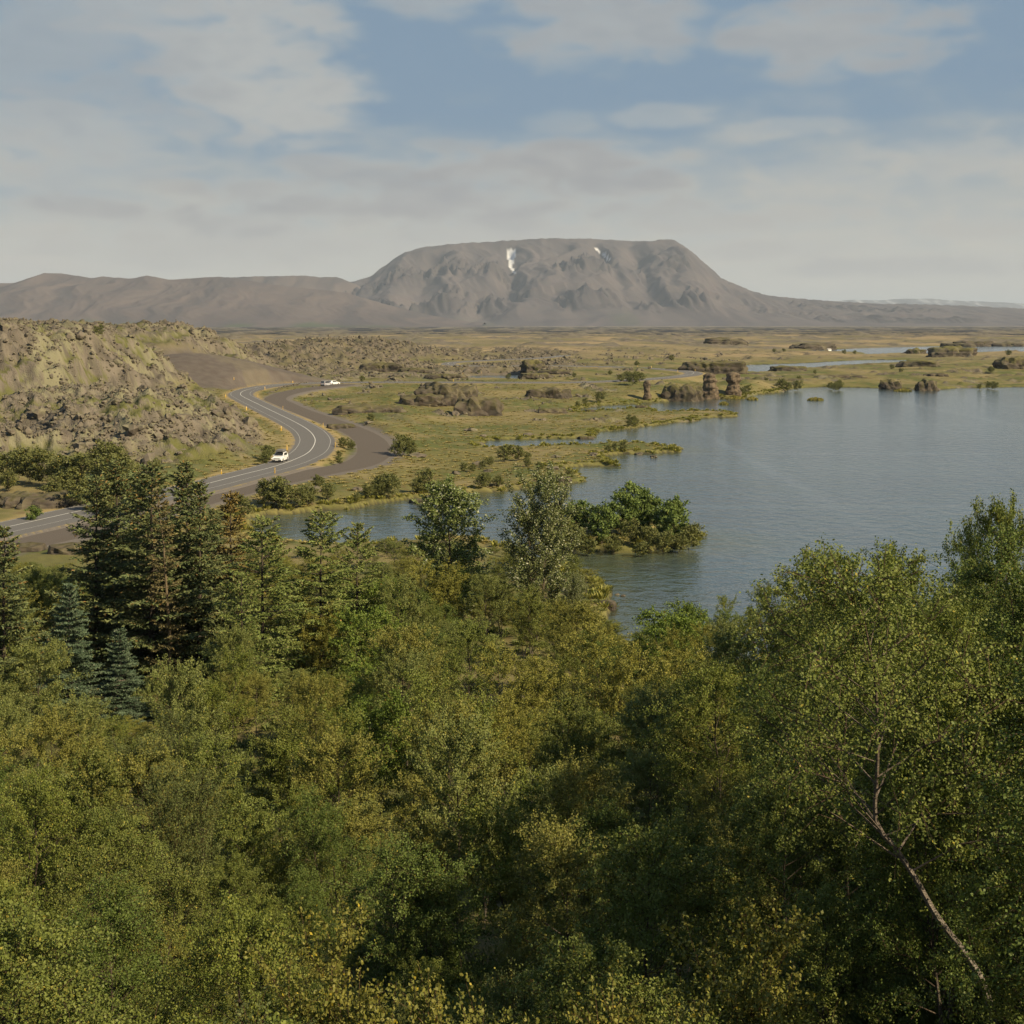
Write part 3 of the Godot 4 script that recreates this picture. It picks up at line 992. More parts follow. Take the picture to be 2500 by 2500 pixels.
		o.transform = Transform3D(Basis.from_euler(Vector3(0, rng.randf() * TAU, 0)).scaled(Vector3(q[2] * 1.3, q[2] * 0.7, q[2])), on_ground(p.x, p.y) + Vector3.UP * 0.1)
		tag(o, "brown lava stone lying in the meadow between road and lake", "stone", "single stones in the meadow")
		k2 += 1

# ---------------------------------------------------------------- plants
class Leaves:
	var v := PackedVector3Array()
	var c := PackedColorArray()
	var i := PackedInt32Array()
	func leaf(p: Vector3, a: Vector3, b: Vector3, col: Color) -> void:
		var n := v.size()
		v.append(p - a)
		v.append(p + b)
		v.append(p + a)
		v.append(p - b)
		c.append(col)
		c.append(col)
		c.append(col)
		c.append(col)
		i.append(n)
		i.append(n + 1)
		i.append(n + 2)
		i.append(n)
		i.append(n + 2)
		i.append(n + 3)

class Wood:
	var v := PackedVector3Array()
	var c := PackedColorArray()
	var i := PackedInt32Array()
	func tube(path: PackedVector3Array, r0: float, r1: float, sides: int, col: Color, tip: Color) -> void:
		var n := v.size()
		for k in path.size():
			var dir := (path[mini(path.size() - 1, k + 1)] - path[maxi(0, k - 1)]).normalized()
			var a := dir.cross(Vector3(0.31, 0.2, 0.93)).normalized()
			var b := dir.cross(a)
			var t := float(k) / (path.size() - 1.0)
			var r := lerpf(r0, r1, t)
			for s in sides:
				var w := TAU * s / sides
				v.append(path[k] + (a * cos(w) + b * sin(w)) * r)
				c.append(col.lerp(tip, t))
		for k in path.size() - 1:
			for s in sides:
				var e := n + k * sides + s
				var f := n + k * sides + (s + 1) % sides
				i.append_array([e, e + sides, f, f, e + sides, f + sides])

func dir_rand() -> Vector3:
	var z := rng.randf_range(-1.0, 1.0)
	var a := rng.randf() * TAU
	var r := sqrt(1.0 - z * z)
	return Vector3(cos(a) * r, z, sin(a) * r)

# Broad-leaved tree. o: height, radius, leaves, leaf, stems, low (bare share), up (how steep), pal (leaf colours), bark, path (optional bent stem)
func broadleaf(o: Dictionary) -> Array:
	var wood := Wood.new()
	var lv := Leaves.new()
	var H: float = o.height
	var R: float = o.radius
	var up: float = o.get("up", 0.6)
	var bark: Color = o.get("bark", Color(0.36, 0.32, 0.27))
	var twig: Color = o.get("twig", Color(0.15, 0.10, 0.07))
	var stems: int = o.stems
	var shoots := []
	for s in stems:
		var ang := rng.randf() * TAU
		var lean := (0.12 if stems == 1 else rng.randf_range(0.25, 0.75)) * R
		var top := Vector3(cos(ang) * lean, H * (1.0 if s == 0 else rng.randf_range(0.68, 1.0)), sin(ang) * lean)
		var path := PackedVector3Array()
		if o.has("path") and s == 0:
			path = PackedVector3Array(o.path)
		else:
			for k in 8:
				var t := k / 7.0
				path.append(Vector3(top.x * pow(t, 0.8), top.y * t, top.z * pow(t, 0.8)) + Vector3(rng.randf_range(-1, 1), 0, rng.randf_range(-1, 1)) * 0.045 * R * sin(t * PI) )
		var r0: float = H * o.get("girth", 0.0105) * rng.randf_range(0.8, 1.2) / sqrt(stems * 0.6 + 0.4)
		wood.tube(path, r0, r0 * 0.12, 6, bark, twig)
		var nb := int(o.get("limbs", 34) / float(stems)) + 5
		for b in nb:
			var t := lerpf(o.get("low", 0.22), 0.98, (b + rng.randf()) / nb)
			var f := t * (path.size() - 1)
			var at := path[int(f)].lerp(path[mini(path.size() - 1, int(f) + 1)], f - int(f))
			var out := R * (1.0 - pow(absf(t - 0.42) / 0.62, 2.2)) * rng.randf_range(0.65, 1.08)
			out = maxf(out, 0.16 * R) * (0.75 if stems > 1 else 1.0)
			var ba := b * 2.4 + rng.randf() * 1.2
			var dirh := Vector3(cos(ba), 0, sin(ba))
			var e := at + dirh * out + Vector3.UP * out * up * rng.randf_range(0.5, 1.2)
			var mid := at.lerp(e, 0.5) + Vector3.UP * out * 0.08 + dir_rand() * out * 0.06
			wood.tube(PackedVector3Array([at, mid, e]), r0 * 0.36 * (1.15 - t), r0 * 0.07, 4, bark.lerp(twig, 0.55), twig)
			var ns := int(o.get("shoots", 8))
			for q in ns:
				var w := lerpf(0.3, 1.0, (q + rng.randf()) / ns)
				var sp := at.lerp(mid, w * 2.0) if w < 0.5 else mid.lerp(e, w * 2.0 - 1.0)
				var sd := (dirh * 0.55 + dir_rand() * 0.75 + Vector3.UP * (up * 0.9)).normalized()
				shoots.append([sp, sd, rng.randf_range(0.55, 1.15) * o.get("shoot_len", 0.13) * H])
		for q in 5:
			shoots.append([path[-1] - Vector3.UP * 0.04 * H * q, (Vector3.UP * 1.3 + dir_rand() * 0.55).normalized(), 0.1 * H])
	var per := int(o.leaves / float(shoots.size())) + 1
	var ls: float = o.leaf
	var pal: Array = o.pal
	var odd: float = o.get("odd", 0.02)
	for s in shoots:
		var p0: Vector3 = s[0]
		var sd: Vector3 = s[1]
		var ln: float = s[2]
		var droop: float = o.get("droop", 0.05)
		var p1 := p0 + sd * ln * 0.6
		var p2 := p0 + sd * ln + Vector3.DOWN * droop * ln * 2.0
		wood.tube(PackedVector3Array([p0, p1, p2]), 0.006 * H * 0.18, 0.0016, 3, twig, twig)
		var tone := rng.randf()
		for k in per:
			var t := rng.randf()
			var p := p0.lerp(p1, t * 1.7) if t < 0.58 else p1.lerp(p2, (t - 0.58) * 2.4)
			p += dir_rand() * (ls * 0.7 + 0.085 * ln) * rng.randf_range(0.4, 1.5)
			var nrm := (dir_rand() * 1.05 + Vector3(0.1, 0.75, 0.2)).normalized()
			var a := nrm.cross(dir_rand()).normalized()
			var b := nrm.cross(a)
			var z := ls * rng.randf_range(0.62, 1.25)
			var col: Color = pal[0].lerp(pal[1], clampf(tone * 0.6 + rng.randf() * 0.55, 0.0, 1.0))
			if rng.randf() < odd:
				col = pal[2]
			lv.leaf(p, a * z * 0.58, b * z * 0.42, col)
	return [arrays_mesh(wood.v, wood.i, wood.c), arrays_mesh(lv.v, lv.i, lv.c)]

# Conifer. o: height, radius, low, gap (between whorls), arms, rise (of branches), hang (of twigs), needle, pal, crown power
func conifer(o: Dictionary) -> Array:
	var wood := Wood.new()
	var lv := Leaves.new()
	var H: float = o.height
	var R: float = o.radius
	var bark: Color = o.get("bark", Color(0.20, 0.165, 0.13))
	var lean: float = o.get("lean", 0.0)
	var path := PackedVector3Array()
	for k in 9:
		var t := k / 8.0
		path.append(Vector3(lean * t * t, H * t, 0) + Vector3(rng.randf_range(-1, 1), 0, rng.randf_range(-1, 1)) * 0.03)
	wood.tube(path, H * 0.0115, 0.012, 7, bark, bark)
	var y: float = H * o.low
	var pal: Array = o.pal
	var nd: float = o.needle
	while y < H * 0.985:
		var t := y / H
		var f := t * 8.0
		var at := path[int(f)].lerp(path[mini(8, int(f) + 1)], f - int(f))
		var reach: float = R * pow(1.0 - (t - o.low) / (1.0 - o.low), o.get("power", 0.8)) + 0.10
		var arms: int = o.arms
		var a0 := rng.randf() * TAU
		for b in arms:
			if rng.randf() < o.get("gaps", 0.1):
				continue
			var ang := a0 + TAU * b / arms + rng.randf_range(-0.3, 0.3)
			var L := reach * rng.randf_range(0.45, 1.25)
			var rise: float = o.rise * rng.randf_range(0.5, 1.5) + sm(0.6, 1.0, t) * 0.7
			var dh := Vector3(cos(ang), 0, sin(ang))
			var e := at + dh * L + Vector3.UP * L * rise
			var m: Vector3 = at.lerp(e, 0.5) + Vector3.DOWN * L * o.get("sag", 0.10)
			wood.tube(PackedVector3Array([at, m, e]), 0.010 + L * 0.010, 0.005, 3, bark, bark)
			var side := dh.cross(Vector3.UP)
			var tone := rng.randf()
			var nt := int(6 + L * o.get("twigs", 12.0))
			for q in nt:
				var w := (q + 0.6) / nt
				w = lerpf(o.get("bare", 0.15), 1.0, w)
				var p: Vector3 = at.lerp(m, w * 2.0) if w < 0.5 else m.lerp(e, w * 2.0 - 1.0)
				var tl := (0.12 + 0.36 * L * (1.0 - w * 0.75)) * rng.randf_range(0.7, 1.2)
				var sgn := 1.0 if q % 2 == 0 else -1.0
				var td: Vector3 = (dh * 0.75 + side * sgn * (0.9 if q < nt - 1 else 0.0) + Vector3.UP * (rise * 0.7 - o.hang * rng.randf())).normalized()
				var nn := int(2 + tl / (nd * 0.36))
				for z in nn:
					var pt := p + td * tl * (z + rng.randf()) / nn
					var d2 := (td + dir_rand() * 0.8).normalized()
					var wd := d2.cross(dir_rand()).normalized()
					var col: Color = pal[0].lerp(pal[1], clampf(tone * 0.5 + rng.randf() * 0.6, 0.0, 1.0))
					if rng.randf() < o.get("odd", 0.03) * (1.0 + 3.0 * sm(0.6, 1.0, t)):
						col = pal[2]
					lv.leaf(pt + d2 * nd * 0.3, d2 * nd * rng.randf_range(0.4, 0.62), wd * nd * 0.2, col)
		y += o.gap * rng.randf_range(0.75, 1.25) * (1.0 - 0.35 * t)
	# leader
	for z in 26:
		var pt := Vector3(lean, H - rng.randf() * 0.5, 0)
		var d2 := (Vector3.UP * 0.8 + dir_rand()).normalized()
		lv.leaf(pt + d2 * nd * 0.3, d2 * nd * 0.5, d2.cross(dir_rand()).normalized() * nd * 0.15, pal[1])
	return [arrays_mesh(wood.v, wood.i, wood.c), arrays_mesh(lv.v, lv.i, lv.c)]

func plant(called: String, label: String, category: String, group: String, meshes: Array, crown_mat: Material, at: Vector3, turn: float, s: Vector3) -> Node3D:
	var o := thing(called, label, category, at, turn, group)
	part(o, "trunk", meshes[0], mats.bark)
	part(o, "crown", meshes[1], crown_mat)
	o.scale = s
	return o

var OLIVE := [Color(0.128, 0.138, 0.028), Color(0.245, 0.232, 0.060), Color(0.30, 0.24, 0.04)]
var GREEN := [Color(0.090, 0.118, 0.025), Color(0.182, 0.205, 0.050), Color(0.30, 0.25, 0.04)]
var BRIGHT := [Color(0.090, 0.135, 0.022), Color(0.165, 0.215, 0.040), Color(0.30, 0.16, 0.03)]
var YELLOW := [Color(0.100, 0.115, 0.024), Color(0.215, 0.198, 0.045), Color(0.34, 0.26, 0.03)]
var WILLOW := [Color(0.070, 0.092, 0.034), Color(0.135, 0.152, 0.058), Color(0.30, 0.27, 0.05)]
var SPRUCE := [Color(0.062, 0.090, 0.038), Color(0.160, 0.175, 0.066), Color(0.21, 0.13, 0.045)]
var BLUE := [Color(0.045, 0.075, 0.044), Color(0.115, 0.155, 0.090), Color(0.20, 0.22, 0.15)]
var LARCH := [Color(0.088, 0.122, 0.030), Color(0.182, 0.212, 0.060), Color(0.22, 0.20, 0.08)]

func column_words(u: float) -> String:
	var c := [[-0.31, "by the left edge"], [-0.237, "under the blue firs"], [-0.174, "under the spruce clump"], [-0.1, "under the larches"], [-0.014, "under the dense poplar"], [0.066, "under the airy poplar"], [0.143, "under the island"], [0.229, "under the open lake"], [0.3, "near the leaning white stem"]]
	for k in c:
		if u < k[0]:
			return k[1]
	return "by the right edge"

func band_words(d: float) -> String:
	var c := [[20.0, "in the front row"], [27.0, "in the second row"], [38.0, "low in the wood"], [55.0, "halfway up the wood"], [80.0, "in the upper wood"], [112.0, "in the back wood"]]
	for k in c:
		if d < k[0]:
			return k[1]
	return "on the back bank"

func shifted(pal: Array, k: int) -> Array:
	# trees of one kind differ: greener, yellower, greyer, darker leaved
	var f: Color = [Color(1.0, 1.0, 1.0), Color(0.72, 0.82, 0.8), Color(1.06, 1.05, 0.92), Color(0.86, 0.98, 1.2)][k % 4]
	return [pal[0] * f, pal[1] * f, pal[2]]

func make_forest() -> void:
	rng.seed = 4242
	var kinds := {}
	# near trees have leaves of true size; farther ones fewer and larger
	kinds["n0"] = []
	kinds["f0"] = []
	for k in 3:
		kinds.n0.append(broadleaf({"height": 5.6, "up": 0.8, "radius": 1.9, "leaves": 40000, "leaf": 0.039, "stems": 1 + k % 3, "pal": shifted(OLIVE, k), "limbs": 44, "shoots": 8}))
	kinds["n1"] = []
	for k in 3:
		kinds.n1.append(broadleaf({"height": 5.8, "radius": 2.0, "leaves": 40000, "leaf": 0.040, "stems": 1 + k % 2, "pal": shifted(GREEN, k), "limbs": 44, "shoots": 8, "droop": 0.16, "odd": 0.012}))
	for k in 4:
		kinds.f0.append(broadleaf({"height": 5.6, "up": 0.85, "radius": 2.1, "leaves": 25000, "leaf": 0.058, "stems": 1 + k % 3, "pal": shifted(OLIVE, k), "limbs": 40, "shoots": 7}))
	kinds["f1"] = []
	for k in 3:
		kinds.f1.append(broadleaf({"height": 5.6, "up": 0.85, "radius": 2.1, "leaves": 25000, "leaf": 0.058, "stems": 1 + k % 3, "pal": shifted(GREEN, k), "limbs": 40, "shoots": 7}))
	kinds["n2"] = [broadleaf({"height": 5.0, "radius": 1.9, "leaves": 12000, "leaf": 0.085, "stems": 2, "pal": BRIGHT, "limbs": 36, "shoots": 7, "odd": 0.008}), broadleaf({"height": 5.0, "radius": 1.9, "leaves": 12000, "leaf": 0.085, "stems": 3, "pal": BRIGHT, "limbs": 36, "shoots": 7, "odd": 0.008})]
	kinds["n3"] = [broadleaf({"height": 4.6, "radius": 1.6, "leaves": 24000, "leaf": 0.041, "stems": 4, "pal": YELLOW, "limbs": 40, "shoots": 7, "up": 1.3, "odd": 0.035, "bark": Color(0.2, 0.12, 0.06), "twig": Color(0.2, 0.13, 0.07)}), broadleaf({"height": 4.6, "radius": 1.6, "leaves": 24000, "leaf": 0.041, "stems": 3, "pal": YELLOW, "limbs": 40, "shoots": 7, "up": 1.1, "odd": 0.025, "bark": Color(0.2, 0.12, 0.06), "twig": Color(0.2, 0.13, 0.07)})]
	kinds["n4"] = []
	for k in 3:
		kinds.n4.append(broadleaf({"height": 5.0, "radius": 1.7, "leaves": 30000, "leaf": 0.040, "stems": 4, "pal": shifted(WILLOW, k), "limbs": 44, "shoots": 8, "up": 1.5, "odd": 0.015, "bark": Color(0.19, 0.14, 0.09), "twig": Color(0.2, 0.13, 0.07)}))
	var what := {0: ["birch_tree", "olive green birch %s", "tree"], 1: ["birch_tree", "deep green birch %s", "tree"], 2: ["rowan_tree", "fresh light green rowan %s", "tree"], 3: ["willow_bush", "yellowing willow bush %s", "bush"], 4: ["willow_bush", "grey green upright willow %s", "bush"], 5: ["scrub_birch", "olive scrub birch %s", "bush"]}
	var n := 0
	for t in FOREST:  # front rows take the darker leaf kinds in place of shade there
		var kind := int(t.w)
		var near: bool = t.y < 42.0
		var key := "f0" if kind == 5 else (("n%d" % kind) if near or kind > 1 else ("f%d" % kind))
		var list: Array = kinds[key]
		var meshes: Array = list[rng.randi() % list.size()]
		var base_h := 5.6 if kind < 2 or kind == 5 else (4.6 if kind == 3 else 5.0)
		var s: float = t.z / base_h / 1.1
		var w: float = clampf(s * 1.7, 0.55, 0.9) if kind == 5 else clampf(s, 0.75, 1.2) * rng.randf_range(0.78, 1.02) * (1.0 + sm(60.0, 120.0, t.y) * 0.15)
		var z: String = band_words(t.y) + " " + column_words(t.x / t.y)
		var tall := "tall " if t.z > 5.6 else ("low " if t.z < 3.6 else "")
		plant(what[kind][0], tall + what[kind][1] % z, what[kind][2], "trees %s" % z, meshes, mats.leaf_matte if kind == 4 else mats.leaf, on_ground(t.x, t.y, 0.05), rng.randf() * TAU, Vector3(w, s, w))
		n += 1
	# the large birch on the right whose white leaning stem shows
	var hb := Vector3(7.3, 0, -20.5)
	hb.y = height(hb.x, 20.5) - 0.1
	var pth := []
	var bends: Array[Vector3] = []
	for q in [[7.3, -1.0], [7.0, 15.6], [6.69, 16.7], [6.07, 17.55], [5.67, 18.15], [5.38, 18.6], [5.2, 18.95], [5.22, 19.8], [5.1, 21.1], [4.86, 22.3]]:
		var yy: float = hb.y if q[1] < 0.0 else q[1]
		bends.append(Vector3(q[0] - hb.x + rng.randf_range(-0.05, 0.05), yy - hb.y, (yy - hb.y) * 0.05 + rng.randf_range(-0.08, 0.08)))
	for q in smooth_line(bends, 0.22):
		pth.append(q)
	var big := broadleaf({"height": 7.6, "radius": 3.1, "leaves": 50000, "leaf": 0.042, "stems": 2, "pal": GREEN, "limbs": 60, "shoots": 9, "droop": 0.2, "odd": 0.012, "path": pth, "girth": 0.0145, "low": 0.46, "bark": Color(0.60, 0.55, 0.48), "twig": Color(0.2, 0.14, 0.1)})
	plant("birch_tree", "large birch with a leaning white stem at the lower right", "tree", "", big, mats.leaf, hb, 0.0, Vector3.ONE)
	# tall trees standing out
	var spr := []
	for k in 3:
		spr.append(conifer({"height": 12.0, "radius": 2.3, "low": 0.10, "gap": 0.46, "arms": 6, "rise": 0.22, "hang": 0.6, "needle": 0.19, "pal": SPRUCE, "power": 0.7, "gaps": 0.28, "sag": 0.06, "odd": 0.03}))
	var gold := conifer({"height": 10.0, "radius": 1.7, "low": 0.1, "gap": 0.42, "arms": 5, "rise": 0.25, "hang": 0.4, "needle": 0.17, "pal": [Color(0.075, 0.075, 0.028), Color(0.17, 0.13, 0.045), Color(0.24, 0.17, 0.05)], "power": 0.8, "gaps": 0.2, "odd": 0.12})
	var pale := conifer({"height": 10.5, "radius": 1.0, "low": 0.1, "gap": 0.5, "arms": 4, "rise": 0.3, "hang": 0.5, "needle": 0.16, "pal": [Color(0.075, 0.07, 0.03), Color(0.16, 0.135, 0.06), Color(0.2, 0.14, 0.05)], "power": 0.5, "gaps": 0.35, "bark": Color(0.40, 0.32, 0.20), "lean": -0.7})
	var lar := []
	for k in 3:
		lar.append(conifer({"height": 11.0, "radius": 2.9, "low": 0.08, "gap": 0.5, "arms": 5, "rise": 0.15, "hang": 0.75, "needle": 0.18, "pal": LARCH, "power": 0.62, "gaps": 0.1, "odd": 0.05, "sag": 0.02, "bare": 0.3}))
	var fir := conifer({"height": 5.0, "radius": 1.65, "low": 0.06, "gap": 0.26, "arms": 7, "rise": 0.04, "hang": 0.05, "needle": 0.13, "pal": BLUE, "power": 0.85, "gaps": 0.05, "odd": 0.03, "sag": 0.0, "twigs": 17.0, "bark": Color(0.42, 0.38, 0.32)})
	var stand := [
		[235, 1159, 92.0, spr[0], 1.25, "spruce_tree", "leftmost dark spruce of the tall clump, with a bare leader"],
		[284, 1124, 95.0, spr[1], 1.25, "spruce_tree", "tall dark spruce with rusty brown cones near its top"],
		[336, 1152, 99.0, spr[2], 1.2, "spruce_tree", "dense spruce standing close left of the tallest twin"],
		[371, 1130, 90.0, spr[0], 1.45, "spruce_tree", "spruce with long pale branches reaching down to the left"],
		[416, 1196, 88.0, pale, 1.0, "spruce_tree", "thin half bare spruce with a pale yellowish stem"],
		[456, 1127, 94.0, spr[1], 1.2, "spruce_tree", "slim tall spruce right of the thin pale one"],
		[488, 1178, 91.0, spr[2], 1.15, "spruce_tree", "spruce with a light grey stem at the right of the clump"],
		[563, 1196, 96.0, gold, 1.2, "spruce_tree", "golden brown spruce at the right end of the clump"],
		[520, 1240, 98.0, spr[0], 0.8, "spruce_tree", "shorter spruce behind the golden one"],
		[10, 1284, 74.0, spr[1], 1.15, "spruce_tree", "broad spruce cut by the left edge of the picture"],
		[640, 1262, 86.0, lar[0], 1.25, "larch_tree", "broad light green larch right of the spruce clump"],
		[590, 1400, 80.0, lar[2], 1.1, "larch_tree", "low spreading larch in front of the spruce clump"],
		[783, 1243, 90.0, lar[1], 1.15, "larch_tree", "dense green larch standing before the near bay"],
		[872, 1276, 93.0, lar[2], 1.0, "larch_tree", "slender open larch left of the mossy boulders"],
		[168, 1428, 86.0, fir, 0.85, "fir_tree", "bluish fir with several bare leaders at the left"],
		[293, 1537, 80.0, fir, 0.85, "fir_tree", "neat small blue fir in front of the spruces"]]
	for k in stand:
		var d: float = k[2]
		var x: float = (k[0] - 1250.0) * d / 3500.0
		var p := on_ground(x, d, 0.1)
		var top: float = 26.0 - (k[1] - 790.0) * d / 3500.0
		var hh: float = top - p.y
		var own: float = k[3][0].get_aabb().size.y
		var s := hh / own
		plant(k[5], k[6], "tree", "conifers standing out of the wood", k[3], mats.needle, p, rng.randf() * TAU if k[3] != pale else 0.0, Vector3(s * k[4], s, s * k[4]))
	# two poplars by the bay
	var pop1 := broadleaf({"height": 11.5, "radius": 2.9, "leaves": 28000, "leaf": 0.15, "stems": 1, "pal": [Color(0.095, 0.132, 0.038), Color(0.205, 0.238, 0.080), Color(0.38, 0.39, 0.27)], "limbs": 70, "shoots": 6, "up": 0.75, "odd": 0.11, "low": 0.06, "shoot_len": 0.1})
	var pop2 := broadleaf({"height": 12.5, "radius": 3.3, "leaves": 26000, "leaf": 0.13, "stems": 5, "pal": [Color(0.085, 0.112, 0.038), Color(0.185, 0.200, 0.080), Color(0.40, 0.40, 0.28)], "limbs": 70, "shoots": 6, "up": 1.8, "odd": 0.13, "low": 0.16, "shoot_len": 0.1, "bark": Color(0.46, 0.40, 0.30), "twig": Color(0.36, 0.29, 0.19)})
	for k in [[1105, 1158, 112.0, pop1, 1.2, "dense dark leaved poplar in front of the bay"], [1312, 1128, 106.0, pop2, 1.2, "taller airy poplar with pale upright branches and silvery leaves"], [1400, 1392, 112.0, pop2, 0.7, "low silvery willow poplar on the point of the near bank"]]:
		var d: float = k[2]
		var p := on_ground((k[0] - 1250.0) * d / 3500.0, d, 0.1)
		var hh: float = 26.0 - (k[1] - 790.0) * d / 3500.0 - p.y
		var s: float = hh / k[3][1].get_aabb().end.y
		var w := maxf(s, 0.55) * float(k[4])
		plant("poplar_tree", k[5], "tree", "", k[3], mats.leaf, p, 0.6, Vector3(w, s, w))
	# taller birches on the right skyline
	for k in [[2440, 1243, 62.0, "dark birch standing tallest at the right edge above the lake"], [2385, 1300, 66.0, "slender birch left of the tallest one at the right edge"], [2120, 1345, 45.0, "birch whose thin top stands against the lake"], [2030, 1362, 48.0, "birch with a spindly leader at the lake view"], [2280, 1340, 55.0, "rounded birch left of the tall ones on the right"]]:
		var d: float = k[2]
		var p := on_ground((k[0] - 1250.0) * d / 3500.0, d, 0.1)
		var hh: float = 26.0 - (k[1] - 790.0) * d / 3500.0 - p.y
		var s: float = hh / 6.0
		plant("birch_tree", k[3], "tree", "", kinds.f1[n % 3], mats.leaf, p, rng.randf() * TAU, Vector3(minf(s, 1.1), s, minf(s, 1.1)))
		n += 1

var MARKS := [[-26.0, 270.0, "beside the gravel road bend"], [-22.0, 430.0, "by the broad dark crag"], [-30.0, 215.0, "on the bank of the near bay"], [-18.0, 205.0, "at the water edge of the near bay"], [-7.0, 220.0, "on the bank behind the dense poplar"], [5.0, 235.0, "on the nearest grassy spit"], [0.0, 285.0, "at the head of the middle inlet"], [22.0, 285.0, "on the middle grassy spit"], [30.0, 350.0, "on the long grassy spit"], [32.0, 440.0, "on the meadow before the thin pillar"], [44.0, 540.0, "behind the thin pillar"], [90.0, 540.0, "on the point right of the stacks"], [120.0, 560.0, "on the far shore left of the square block"], [145.0, 560.0, "on the far shore by the square block"], [200.0, 560.0, "on the far shore at the right edge"], [-42.0, 245.0, "beside the white car"], [-60.0, 560.0, "beyond the parked cars"], [170.0, 750.0, "in the meadow behind the far shore"], [60.0, 780.0, "by the hairpin of the road"], [10.0, 700.0, "by the small pond"], [300.0, 1200.0, "by the farthest lake"]]

func make_shrubs() -> void:
	rng.seed = 99
	var far_kinds := []
	for k in 4:
		far_kinds.append(broadleaf({"height": 3.0, "radius": 1.7, "leaves": 2600, "leaf": 0.16, "stems": 4, "pal": [Color(0.095, 0.108, 0.034), Color(0.165, 0.170, 0.058), Color(0.26, 0.2, 0.05)], "limbs": 24, "shoots": 5, "low": 0.1, "shoot_len": 0.16}))
	var green_kinds := []
	for k in 3:
		green_kinds.append(broadleaf({"height": 3.0, "radius": 1.6, "leaves": 3600, "leaf": 0.16, "stems": 3, "pal": [Color(0.085, 0.125, 0.032), Color(0.165, 0.215, 0.058), Color(0.2, 0.2, 0.05)], "limbs": 26, "shoots": 5, "low": 0.08, "shoot_len": 0.16}))
	var n := 0
	for t in SHRUBS:
		var kind := int(t.w)
		var list: Array = green_kinds if kind == 2 else far_kinds
		var s: float = t.z / 3.0
		var w: float = maxf(s, 0.35) * rng.randf_range(0.95, 1.3)
		for q in 14:
			height(t.x, t.y)
			if g_sd > 0.9:
				break
			t.y += 2.0
		var place := ""
		var near_by := 1e9
		for q in MARKS:
			var far: float = Vector2(t.x - q[0], (t.y - q[1]) * 0.5).length()
			if far < near_by:
				near_by = far
				place = q[2]
		var bulk := "tall " if t.z > 3.4 else ("tiny " if t.z < 1.7 else "")
		var label := bulk + "grey green willow bush " + place
		var grp := "bushes in the meadow"
		grp = "bushes " + place
		if kind == 1:
			label = bulk + "birch at the lava hill foot, %s" % ("at the left edge" if t.x < -68.0 else ("above the pale outcrop" if t.x < -58.0 else "behind the tall spruces"))
			grp = "birches at the foot of the lava hill"
		elif kind == 2:
			label = "round dark green bush beside the road at the left"
			grp = ""
		plant("scrub_birch" if kind == 1 else "willow_bush", label, "bush", grp, list[n % list.size()], mats.leaf, on_ground(t.x, t.y, 0.05), rng.randf() * TAU, Vector3(w, s, w))
		n += 1
	for t in ISLAND_TREES:
		var s: float = t.z / 3.0
		var w: float = s * rng.randf_range(0.9, 1.1) if s > 0.8 else s * 1.3
		plant("island_tree" if t.w > 1.0 else "willow_bush", "fresh green leafy tree on the small island" if t.w > 1.0 else "low olive bush along the edge of the small island", "tree" if t.w > 1.0 else "bush", "trees on the island" if t.w > 1.0 else "bushes on the island", (green_kinds if t.w > 1.0 else far_kinds)[n % 3], mats.leaf, on_ground(t.x, t.y, 0.05), rng.randf() * TAU, Vector3(w, s, w))
		n += 1
	# grassy islets
	for k in [[1768, 989, 12.0, "tiny grassy islet near the lava stacks"], [1838, 977, 14.0, "small tufted islet off the meadow point"], [1992, 978, 20.0, "flat grassy islet out in the lake"], [2206, 956, 22.0, "long grassy islet in front of the square block"], [1795, 974, 24.0, "grassy apron at the foot of the waisted stack"], [1705, 1112, 1.0, ""]]:
		if k[3] == "":
			continue
		var p := at_px(k[0], k[1], 0.0)
		var o := MeshInstance3D.new()
		o.name = numbered("grassy_islet")
		var lv := Leaves.new()
		var w: float = k[2] * p.y / 3500.0
		for q in 420:
			var a := rng.randf() * TAU
			var r := sqrt(rng.randf())
			var bp := Vector3(cos(a) * r * w, 0.0, sin(a) * r * w * 0.8)
			var hh := (1.25 - 0.7 * r * r) * rng.randf_range(0.7, 1.2)
			lv.leaf(bp + Vector3.UP * hh * 0.45, Vector3(rng.randf_range(-0.2, 0.2), 0.55, rng.randf_range(-0.2, 0.2)) * hh, dir_rand() * 0.22, Color(0.20, 0.20, 0.045).lerp(Color(0.27, 0.22, 0.07), rng.randf()))
		o.mesh = arrays_mesh(lv.v, lv.i, lv.c)
		o.material_override = mats.leaf
		add_child(o)
		o.position = Vector3(p.x, -0.05, -p.y - 1.0)
		tag(o, k[3], "islet", "grassy islets in the lake")
	for k in [[1507, 1453], [1520, 1456]]:
		var p := at_px(k[0], k[1], 0.0)
		var o := MeshInstance3D.new()
		o.name = numbered("water_stone")
		o.mesh = rock_mesh(int(k[0]), Vector3(0.28, 0.14, 0.16), 2, 0.2, 2.0, 0.2)
		o.material_override = mats.rock
		add_child(o)
		o.position = Vector3(p.x, 0.04, -p.y)
		tag(o, "small dark stone just breaking the water off the near point, %s of two" % ("left" if k[0] < 1510 else "right"), "stone", "stones in the water")

